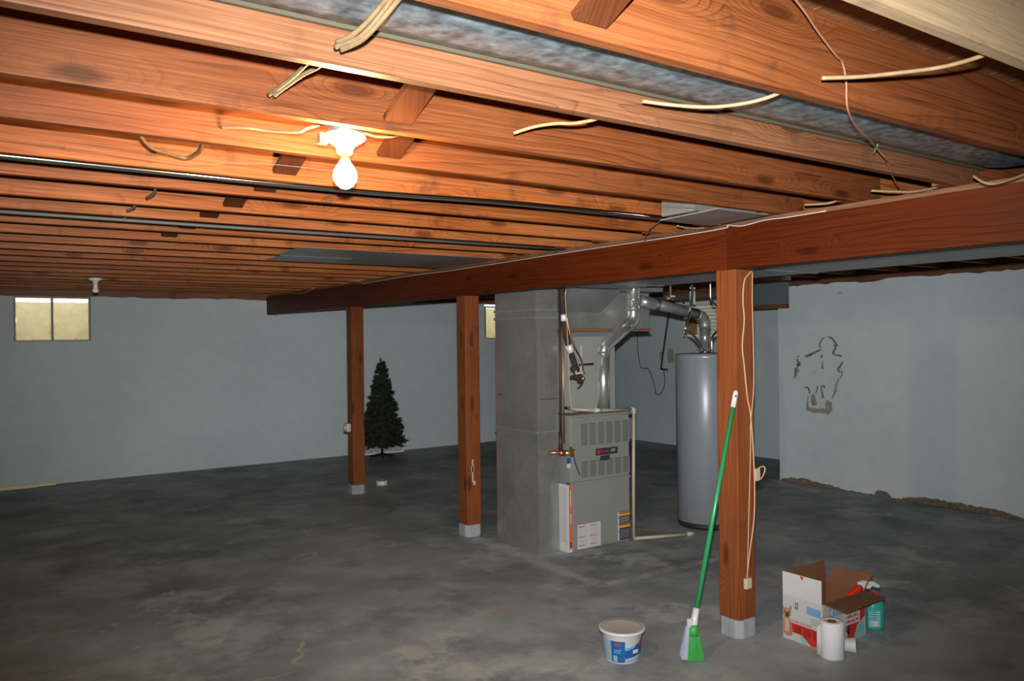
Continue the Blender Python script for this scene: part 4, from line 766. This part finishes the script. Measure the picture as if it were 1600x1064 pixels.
# ------------------------------------------------------------------ cord on the nearest post
ec = thing('extension_cord', (3.62, 2.965, .29), 'cream extension cord hanging down the nearest post', 'cord')
part('cord', MB().tube(spline([(3.69, 2.966, 2.05), (3.66, 2.966, 2.03), (3.623, 2.966, 1.989), (3.611, 2.966, 1.881), (3.62, 2.966, 1.775), (3.601, 2.966, 1.632), (3.615, 2.966, 1.525), (3.639, 2.966, 1.345), (3.665, 2.966, 1.236), (3.688, 2.966, .983), (3.689, 2.966, .695), (3.647, 2.966, .485), (3.617, 2.966, .329)], 5), .0042, 6), M_CORD, ec)
part('cord', MB().tube(spline([(3.692, 2.964, 2.045), (3.688, 2.964, 1.884), (3.69, 2.964, 1.775), (3.692, 2.964, 1.414), (3.66, 2.962, 1.2), (3.656, 2.962, 1.058), (3.641, 2.962, .772), (3.626, 2.962, .524), (3.617, 2.962, .329)], 5), .003, 6), M_CORD, ec)
part('plug', MB().box(3.597, 3.647, 2.952, 2.975, .275, .335), M_PLUG, ec, .006)
wo = thing('wall_adapter', (3.73, 3.0, .87), 'cream plug adapter on the right side of the nearest post', 'adapter')
part('body', MB().box(3.70, 3.745, 2.965, 3.03, .865, .935), M_PLUG, wo, .005); part('cord', MB().tube(spline([(3.745, 2.99, .93), (3.79, 2.98, .94), (3.795, 2.975, .915), (3.77, 2.98, .875), (3.735, 2.985, .862)], 6), .004, 6), M_CORD, wo)

# ------------------------------------------------------------------ broom
br = thing('broom', (3.15, 2.93, 0), 'green angle broom leaning against the nearest post', 'broom')
b0, b1 = Vector((3.17, 2.935, .235)), Vector((3.535, 2.958, 1.385)); dd = (b1 - b0).normalized()
part('handle', MB().tube([b0 + dd * .02, b1 - dd * .09], .0125, 14), M_GREEN, br)
part('hanging_tip', MB().tube([b1 - dd * .095, b1 - dd * .01, b1], .0145, 12, rr=[.0145, .0145, .009]), M_WPLAST, br); part('hang_hole', MB().tube([b1 - dd * .03 + R2 * 0 - Fv * .0155, b1 - dd * .03 - Fv * .010], .006, 8), M_BLACK, br)
part('socket', MB().tube([b0 + dd * .03, b0 - dd * .03, b0 - dd * .085], .02, 14, rr=[.017, .019, .026]), M_WPLAST, br); part('grip_clip', MB().box(3.122, 3.15, 2.925, 2.955, .165, .215), M_WPLAST, br, .006)
def bristles(x0a, x1a, x0b, x1b, yt, yb, zt, zb, n, r):
    mb = MB()
    for i in range(n):
        for j in range(4):
            t = (i + random.random() * .5) / n; u = (j - 1.5) / 3
            top = (x0a + (x1a - x0a) * t, yt + u * .022, zt); bot = (x0b + (x1b - x0b) * t + random.uniform(-.003, .003), yb + u * .045, zb + random.uniform(0, .006))
            mid = tuple((a + b) / 2 for a, b in zip(top, bot)); mb.tube([top, mid, bot], r, 4, False)
    return mb
axr = Vector((R2.x, R2.y, 0)).normalized()
def bris(o0, o1, p0, p1, zt, zb, n, r, c=(3.145, 2.93)):
    mb = MB(); fw = Vector((Fv.x, Fv.y, 0)).normalized()
    for i in range(n):
        for j in range(5):
            t = (i + random.random() * .6) / n; u = (j - 2) / 2
            top = Vector((c[0], c[1], zt)) + axr * (o0 + (o1 - o0) * t) + fw * u * .012; bot = Vector((c[0], c[1], zb + random.uniform(0, .006))) + axr * (p0 + (p1 - p0) * t) + fw * u * .03
            mb.tube([top, top.lerp(bot, .5) + axr * random.uniform(-.002, .002), bot], r, 4, False)
    return mb
part('green_bristles', bris(-.022, .022, -.036, .052, .165, .003, 26, .0022), M_BRIS, br, kind='stuff'); part('grey_bristles', bris(-.036, -.022, -.066, -.036, .175, .012, 12, .0022), M_BRISB, br, kind='stuff')
part('bristle_head', MB().tube([(3.148, 2.931, .185), (3.143, 2.929, .13)], .03, 14, rr=[.024, .03]), M_BRIS, br)

# ------------------------------------------------------------------ plastic tub
tx, ty = 2.868, 3.172
tb = thing('plastic_tub', (tx, ty, 0), 'white plastic tub with blue printed label and clear lid', 'tub')
def RZ(z): return .092 + (z / .165) * .016
part('body', MB().lathe((tx, ty, 0), [(0, .002), (.088, 0), (RZ(.004), .006), (RZ(.15), .15), (.112, .155), (.112, .162)], 40), M_WPLAST, tb)
part('rim', MB().lathe((tx, ty, .150), [(.108, 0), (.121, .003), (.122, .014), (.117, .017), (.113, .012)], 40), M_WPLAST, tb); part('lid', MB().lathe((tx, ty, .155), [(.117, .008), (.114, .012), (.10, .009), (0, .010)], 40), M_LIDP, tb)
aF = math.atan2(-Fv.y, -Fv.x)
def wrap(o0, o1, z0, z1, mat, name, e=.0008, z0b=None, z1b=None):
    a0, a1 = aF + math.asin(o0), aF + math.asin(o1); n = 10; mb = MB(); z0b = z0 if z0b is None else z0b; z1b = z1 if z1b is None else z1b
    for k in range(n):
        ta, tb_ = k / n, (k + 1) / n; A, B = a0 + (a1 - a0) * ta, a0 + (a1 - a0) * tb_
        def pt(a, z): r = RZ(z) + e; return (tx + r * math.cos(a), ty + r * math.sin(a), z)
        za0, za1, zb0, zb1 = z0 + (z0b - z0) * ta, z1 + (z1b - z1) * ta, z0 + (z0b - z0) * tb_, z1 + (z1b - z1) * tb_
        mb.quad([pt(A, za0), pt(B, zb0), pt(B, zb1), pt(A, za1)], True)
    return part(name, mb, mat, tb)
wrap(-.66, .02, .010, .122, M_BLUE, 'label_panel'); wrap(.02, .97, .030, .074, M_BLUE, 'label_swoosh', .0008, .048, .125); wrap(.02, .55, .072, .086, M_LBLUE, 'label_stripe', .0012, .085, .096); wrap(-.985, -.66, .012, .122, M_SKYB, 'label_side')
wrap(.02, .95, .010, .027, M_SKYB, 'label_lower'); wrap(-.5, -.22, .098, .108, M_RED, 'label_logo', .0014); wrap(.72, .92, .092, .108, M_RED, 'label_logo', .0016); wrap(.44, .74, .055, .074, M_WPLAST, 'label_picture', .0016)
wrap(-.58, -.38, .014, .046, M_SKYB, 'label_barcode', .0014); wrap(-.54, -.16, .074, .078, M_LBLUE, 'label_line', .0014); wrap(-.54, -.2, .066, .070, M_LBLUE, 'label_line', .0014); wrap(-.54, -.22, .058, .062, M_LBLUE, 'label_line', .0014)

# ------------------------------------------------------------------ cardboard box
cx0, cx1, cy0, cy1, ch, ct = 3.792, 4.192, 2.612, 2.86, .243, .004
cb = thing('cardboard_box', (3.99, 2.735, 0), 'open printed cardboard box with dog picture beside the nearest post', 'box')
part('bottom', MB().box(cx0, cx1, cy0, cy1, 0, ct), M_CARD, cb)
part('inner_walls', MB().box(cx0 + .001, cx0 + ct, cy0, cy1, ct, ch).box(cx1 - ct, cx1 - .001, cy0, cy1, ct, ch).box(cx0 + ct, cx1 - ct, cy0 + .001, cy0 + ct, ct, ch).box(cx0 + ct, cx1 - ct, cy1 - ct, cy1, ct, ch), M_CARD, cb)
sL = part('left_print', MB().box(cx0 - .0006, cx0 + .001, cy0, cy1, 0, ch), M_CARDG, cb); sF = part('front_print', MB().box(cx0, cx1, cy0 - .0006, cy0 + .001, 0, ch), M_CARDG, cb)
fl1 = part('raised_flap', MB().box(cx0 + .0008, cx0 + ct, cy0 + .002, cy1, ch, .37), M_CARD, cb); part('flap_print', MB().box(cx0 - .0006, cx0 + .0008, cy0 + .002, cy1, ch, .37), M_CARDW, fl1, label='blank white outside of the flap')
part('heart_mark', MB().prism([(cx0 - .0012, 2.735 + dy, .352 + dz) for dy, dz in ((0, -.006), (.009, .006), (.009, .014), (.004, .017), (0, .013), (-.004, .017), (-.009, .014), (-.009, .006))], (.0008, 0, 0)), M_RED, fl1)
part('back_flap', MB().prism([(cx0 + .004, cy1 - ct, ch), (cx1 - .004, cy1 - ct, ch), (cx1 - .004, cy1 + .006, .364), (cx0 + .004, cy1 + .006, .356)], (0, .004, 0)), M_CARD, cb)
part('right_flap', MB().prism([(cx1 - ct, cy0 + .004, ch), (cx1 - ct, cy1 - .002, ch), (cx1 + .05, cy1 - .03, .327), (cx1 + .05, cy0 - .015, .335)], (.004, 0, 0)), M_CARD, cb)
part('front_flap', MB().prism([(cx0 + .006, cy0, ch), (cx1 - .004, cy0, ch), (cx1 - .008, cy0 - .128, .236), (cx0 + .008, cy0 - .142, .236)], (0, 0, .004)), M_CARD, cb)
XLp = cx0 - .0006
def lp(name, poly, mat, e=.0005):            # print on the left (-X) side; u runs along image left->right
    return part(name, MB().prism([(XLp, cy1 - u * (cy1 - cy0), v * ch) for u, v in poly], (-e, 0, 0)), mat, sL)
def fp_(name, poly, mat, e=.0005):
    return part(name, MB().prism([(cx0 + u * (cx1 - cx0), cy0 - .0006, v * ch) for u, v in poly], (0, -e, 0)), mat, sF)
lp('red_panel', [(.14, .44), (1, .22), (1, .005), (.78, .005), (.55, .12), (.45, .2), (.2, .2)] if False else [(.16, .40), (.99, .385), (.99, .02), (.72, .005), (.60, .10), (.48, .18), (.20, .19)], M_RED)
lp('teal_corner', [(.44, .165), (.52, .16), (.66, .02), (.50, .01)], M_TEALP)
lp('dog_body', [(.01, .12), (.01, .46), (.06, .50), (.16, .50), (.22, .42), (.24, .30), (.25, .14), (.20, .09), (.10, .07)], M_TAN, .0008)
lp('dog_chest', [(.05, .18), (.05, .46), (.14, .47), (.17, .35), (.16, .18), (.10, .15)], M_CREAM, .0012)
lp('dog_head', [(.005, .52), (.01, .66), (.06, .70), (.16, .70), (.22, .66), (.21, .55), (.15, .49), (.06, .48)], M_TAN, .0012)
lp('dog_ear', [(.16, .66), (.17, .72), (.215, .80), (.235, .76), (.225, .66)], M_TAN, .0014); lp('dog_ear', [(.0, .64), (.0, .76), (.03, .70), (.05, .66)], M_TAN, .0014)
lp('dog_muzzle', [(.08, .50), (.07, .58), (.10, .62), (.15, .61), (.17, .55), (.14, .50)], M_NAVY, .0018); lp('dog_eyes', [(.045, .59), (.045, .62), (.07, .62), (.07, .59)], M_NAVY, .0018); lp('dog_eyes', [(.165, .60), (.165, .63), (.19, .63), (.19, .60)], M_NAVY, .0018)
lp('dog_blaze', [(.10, .60), (.105, .69), (.125, .69), (.125, .60)], M_CREAM, .0016)
for a, b in ((.30, .32), (.34, .40), (.30, .40)): pass
lp('maker_mark', [(.32, .80), (.32, .88), (.34, .88), (.34, .80)], M_NAVY); lp('maker_mark', [(.36, .80), (.36, .82), (.40, .82), (.40, .80)], M_NAVY); lp('maker_mark', [(.36, .84), (.36, .88), (.40, .88), (.40, .84)], M_NAVY); lp('maker_mark', [(.32, .73), (.32, .78), (.40, .78), (.40, .76), (.35, .76), (.35, .73)], M_NAVY); lp('maker_mark', [(.37, .73), (.37, .75), (.40, .75), (.40, .73)], M_NAVY)
lp('blue_block', [(.62, .70), (.62, .87), (.97, .86), (.97, .69)], M_LBLUE)
for r_ in range(3): lp('blue_block_lettering', [(.65, .725 + .048 * r_), (.65, .745 + .048 * r_), (.94, .743 + .048 * r_), (.94, .723 + .048 * r_)], M_SKYB, .0009)
for r_ in range(3): lp('pale_lettering', [(.72, .50 + .05 * r_), (.72, .525 + .05 * r_), (.95, .525 + .05 * r_), (.95, .50 + .05 * r_)], M_SKYB)
text_part('directions_heading', 'DIRECTIONS:', M_RED, sL, (XLp - .0006, cy1 - .50 * (cy1 - cy0), .44 * ch), (0, -1, 0), (0, 0, 1), .022)
for c in range(3):
    for k in range(5):
        u0 = .30 + c * .235; v = .345 - k * .042
        if v < .2 and c == 0: continue
        lp('directions_text', [(u0, v), (u0, v + .012), (u0 + .18, v + .012), (u0 + .18, v)], M_CARDW)
lp('barcode', [(.88, .03), (.88, .17), (.985, .17), (.985, .03)], M_CARDW, .0008)
for k in range(5): lp('barcode_bar', [(.895 + k * .018, .06), (.895 + k * .018, .155), (.903 + k * .018, .155), (.903 + k * .018, .06)], M_NAVY, .0012)
fp_('red_shape', [(.55, .05), (.60, .35), (.99, .80), (.99, .45), (.80, .30), (.72, .02)], M_RED); fp_('purple_shape', [(.52, .25), (.54, .42), (.62, .36), (.60, .12)], plain('magenta_print', (.36, .02, .10), .5)); fp_('teal_corner', [(.72, .02), (.82, .30), (.97, .36), (.97, .02)], M_TEALP); fp_('white_band', [(.50, .36), (.50, .62), (.86, .62), (.86, .36)], M_CARDW, .0009)
def glyphs(name, u0, u1, v0, v1, n, mat):
    w = (u1 - u0) / n
    for k in range(n):
        a = u0 + k * w; b = a + w * random.choice((.55, .7, .75)); h = v0 + (v1 - v0) * random.choice((1, 1, .8))
        fp_(name, [(a, v0), (a, h), (b, h), (b, v0)] if k % 3 else [(a, v0), (a, h), (a + w * .3, h), (a + w * .3, v0 + (v1 - v0) * .4), (b, v0 + (v1 - v0) * .4), (b, v0)], mat, .0012)
glyphs('front_lettering', .16, .95, .80, .92, 10, M_LBLUE); glyphs('front_lettering', .16, .95, .66, .77, 11, M_LBLUE)
glyphs('front_small_lettering', .53, .84, .51, .59, 7, M_RED); glyphs('front_small_lettering', .53, .84, .40, .47, 9, M_RED)
fp_('dog_photo', [(.02, .50), (.02, .90), (.12, .96), (.16, .88), (.14, .60), (.10, .48)], M_CREAM); fp_('dog_photo_dark', [(.05, .45), (.04, .56), (.08, .62), (.12, .56), (.12, .46)], M_NAVY, .0009)

# spray bottle lying in the box
sb = thing('spray_bottle', (4.05, 2.66, .12), 'red spray bottle with white trigger head sticking out of the box', 'spray bottle')
s0, s1 = Vector((3.84, 2.66, .14)), Vector((4.185, 2.635, .262)); sd = (s1 - s0).normalized()
part('bottle_body', MB().tube([s0, s0.lerp(s1, .35), s0.lerp(s1, .55), s0.lerp(s1, .72), s0.lerp(s1, .93), s1], .03, 16, rr=[.013, .014, .009, .013, .020, .017]), M_REDP, sb)
part('trigger_head', MB().prism([Vector((4.18, 2.625, .25)) + Vector((a, -.3 * a, b)) for a, b in ((0, -.002), (0, .038), (.03, .046), (.085, .036), (.125, .010), (.118, -.004), (.095, .002), (.075, .012), (.05, -.004), (.03, .006))], (0, .026, 0)), M_WPLAST, sb, .003)
part('nozzle', MB().obox((4.302, 2.602, .252), (.007, 0, -.004), (0, .010, 0), (0, 0, .008)), M_BLUE, sb)
# teal bottle
bt = thing('teal_bottle', (4.318, 2.628, 0), 'teal plastic bottle with red cap standing right of the box', 'bottle')
bc = (4.318, 2.628, 0); bprof = [(0, .001), (.044, 0), (.052, .008), (.053, .03), (.050, .08), (.052, .12), (.048, .145), (.036, .165), (.018, .176), (.014, .182), (.014, .186), (0, .186)]
part('bottle_body', MB().lathe(bc, bprof, 32, sx=1.0, sy=.62, rot=-YAW), M_TEAL, bt); part('red_cap', MB().lathe((bc[0], bc[1], .186), [(0, 0), (.017, 0), (.018, .003), (.017, .02), (0, .021)], 18), M_REDP, bt)
lbl = MB()
def bp_(o, z, e=.0012):
    a = aF + math.asin(o) + YAW; r = .0525 + e; x_, y_ = r * math.cos(a), r * math.sin(a) * .62
    return (bc[0] + x_ * math.cos(-YAW) - y_ * math.sin(-YAW), bc[1] + x_ * math.sin(-YAW) + y_ * math.cos(-YAW), z)
def bwrap(o0, o1, z0, z1, e):
    mb = MB()
    for k in range(6):
        a, b = o0 + (o1 - o0) * k / 6, o0 + (o1 - o0) * (k + 1) / 6; mb.quad([bp_(a, z0, e), bp_(b, z0, e), bp_(b, z1, e), bp_(a, z1, e)], True)
    return mb
part('label', bwrap(-.85, .25, .02, .115, .0012), M_TEALP, bt)
for k in range(5): part('label_line', bwrap(-.8, -.2 + .06 * (k % 3), .108 - k * .012, .112 - k * .012, .0018), M_BLUE, bt)
part('label_square', bwrap(-.45, .0, .025, .055, .0018), M_CARDW, bt)
# paper towel roll and loose pieces
pr_ = thing('paper_towel_roll', (3.76, 2.535, 0), 'white paper towel roll standing in front of the cardboard box', 'paper towel roll')
pc = (3.76, 2.533, 0); part('roll', MB().lathe(pc, [(.021, .004), (.021, 0), (.058, 0), (.061, .004), (.0615, .10), (.061, .186), (.057, .19), (.024, .19), (.022, .186), (.022, .06), (0, .06)], 36), M_PAPER, pr_)
part('core', MB().lathe(pc, [(.0215, .191), (.0185, .192), (.0185, .05)], 24), M_CARD, pr_)
ls = MB(); n = 7
for k in range(n):
    def sh(t, z): s_ = t * .034; return (pc[0] - .0585 - .0 - s_ * .35 + .01, pc[1] + .018 + s_ * .9, z)
    t0, t1 = k / n, (k + 1) / n; ls.quad([sh(t0, .01 + .0 * t0), sh(t1, .01), sh(t1, .185 - .03 * t1), sh(t0, .185 - .03 * t0)], True)
o = part('loose_sheet', ls, M_PAPER, pr_); md = o.modifiers.new('thickness', 'SOLIDIFY'); md.thickness = .0015
cu = thing('paper_cup', (3.90, 2.53, 0), 'white paper cup lying on the floor right of the paper towel roll', 'cup')
c0, c1 = Vector((3.86, 2.572, .034)), Vector((3.905, 2.49, .040))
part('cup_wall', MB().tube([c0, c1], .036, 24, cap=False, rr=[.030, .040]), M_WPLAST, cu); part('cup_bottom', MB().tube([c0 + (c1 - c0) * .92, c0 + (c1 - c0) * .97], .038, 24), M_WPLAST, cu); part('cup_rim', MB().tube([c1, c1 + (c1 - c0) * .04], .0415, 24), M_WPLAST, cu)

# ------------------------------------------------------------------ artificial tree by the left wall
tx, ty = 4.985, 10.52
tr_ = thing('artificial_tree', (tx, ty, 0), 'small dark green artificial christmas tree by the left wall', 'tree')
part('pole', MB().tube([(tx, ty, .02), (tx, ty, .6), (tx, ty, 1.40)], .018, 8, rr=[.018, .016, .006]), M_TRUNK, tr_)
for a in range(4):
    an = a * math.pi / 2 + .35; part('stand_leg', MB().tube([(tx, ty, .075), (tx + .10 * math.cos(an), ty + .10 * math.sin(an), .05), (tx + .24 * math.cos(an), ty + .24 * math.sin(an), .012)], .013, 6), M_TRUNK, tr_)
nd = MB(); random.seed(11)
def needles(p, q, n, ln):
    d = (q - p).normalized(); u = d.orthogonal().normalized(); w = d.cross(u)
    for i in range(n):
        t = random.random(); c = p.lerp(q, t); an = random.uniform(0, 6.283); o = (u * math.cos(an) + w * math.sin(an)) * .9 + d * .55; o.normalize()
        s = d.cross(o).normalized() * .0045; e = c + o * ln * random.uniform(.7, 1.15)
        k = len(nd.v); nd.v += [tuple(c - s), tuple(c + s), tuple(e)]; nd.f.append((k, k + 1, k + 2)); nd.smooth.append(False)
z = .235
while z < 1.36:
    f_ = (z - .18) / 1.23; R = .35 * (1 - f_) ** .95 + .025; nb = int(6 + 12 * (1 - f_))
    off = random.uniform(0, 6.28)
    for i in range(nb):
        an = off + 6.283 * i / nb + random.uniform(-.2, .2); r = R * random.uniform(.78, 1.1); zz = z + random.uniform(-.03, .03)
        p = Vector((tx, ty, zz)); q = Vector((tx + r * math.cos(an), ty + r * math.sin(an), zz + random.uniform(-.02, .05) - .03 * (1 - f_)))
        needles(p, q, int(70 + 420 * r), .042)
        for s in (-1, 1):
            m_ = p.lerp(q, random.uniform(.45, .6)); b = Vector((tx + r * .95 * math.cos(an + s * .35), ty + r * .95 * math.sin(an + s * .35), zz + .01)); needles(m_, b, int(30 + 160 * r), .04)
    z += .062
needles(Vector((tx, ty, 1.30)), Vector((tx - .01, ty, 1.43)), 90, .035)
part('needle_foliage', nd, M_NEEDLE, tr_, kind='stuff')
# low lattice behind the tree
lx0, lx1, ly = 4.72, 5.56, 10.98
la = thing('lattice_panel', ((lx0 + lx1) / 2, ly, 0), 'low white lattice panel leaning behind the artificial tree', 'lattice panel')
part('mesh_back', MB().box(lx0, lx1, ly + .004, ly + .010, .01, .17), M_LATTG, la); part('bottom_rail', MB().box(lx0, lx1, ly - .008, ly + .004, 0, .02), M_LATT, la); part('end_rail', MB().box(lx1 - .02, lx1, ly - .008, ly + .004, .02, .17), M_LATT, la)
x = lx0
while x < lx1 - .1:
    part('slat', MB().strip((x, ly - .002, .02), (x + .17, ly - .002, .175), .006, .018), M_LATT, la); part('slat', MB().strip((x + .17, ly - .006, .02), (x, ly - .006, .175), .006, .018), M_LATT, la); x += .21
# small things on the floor
tp = thing('tape_roll', (4.075, 8.60, 0), 'pale green tape roll lying on the floor behind the far post', 'tape roll')
part('ring', MB().lathe((4.075, 8.62, 0), [(.045, .002), (.045, 0), (.063, 0), (.065, .004), (.065, .046), (.062, .05), (.045, .05), (.045, .002)], 28), M_PALEGRN, tp); part('liner', MB().lathe((4.075, 8.62, .002), [(.0448, 0), (.040, 0), (.040, .047), (.0448, .047)], 24), M_CARD, tp)
ys = thing('yellow_strip', (.5, 11.05, 0), 'thin yellow strips along the base of the left wall', 'wood strips')  # two plain yellow strips at the wall base
part('strip', MB().obox((.35, 11.09, .012), (.62, -.01, 0), (0, .012, 0), (0, 0, .012)), M_YELSTRIP, ys); part('strip', MB().obox((.25, 11.03, .008), (.52, .0, 0), (0, .014, 0), (0, 0, .007)), M_YELSTRIP, ys)
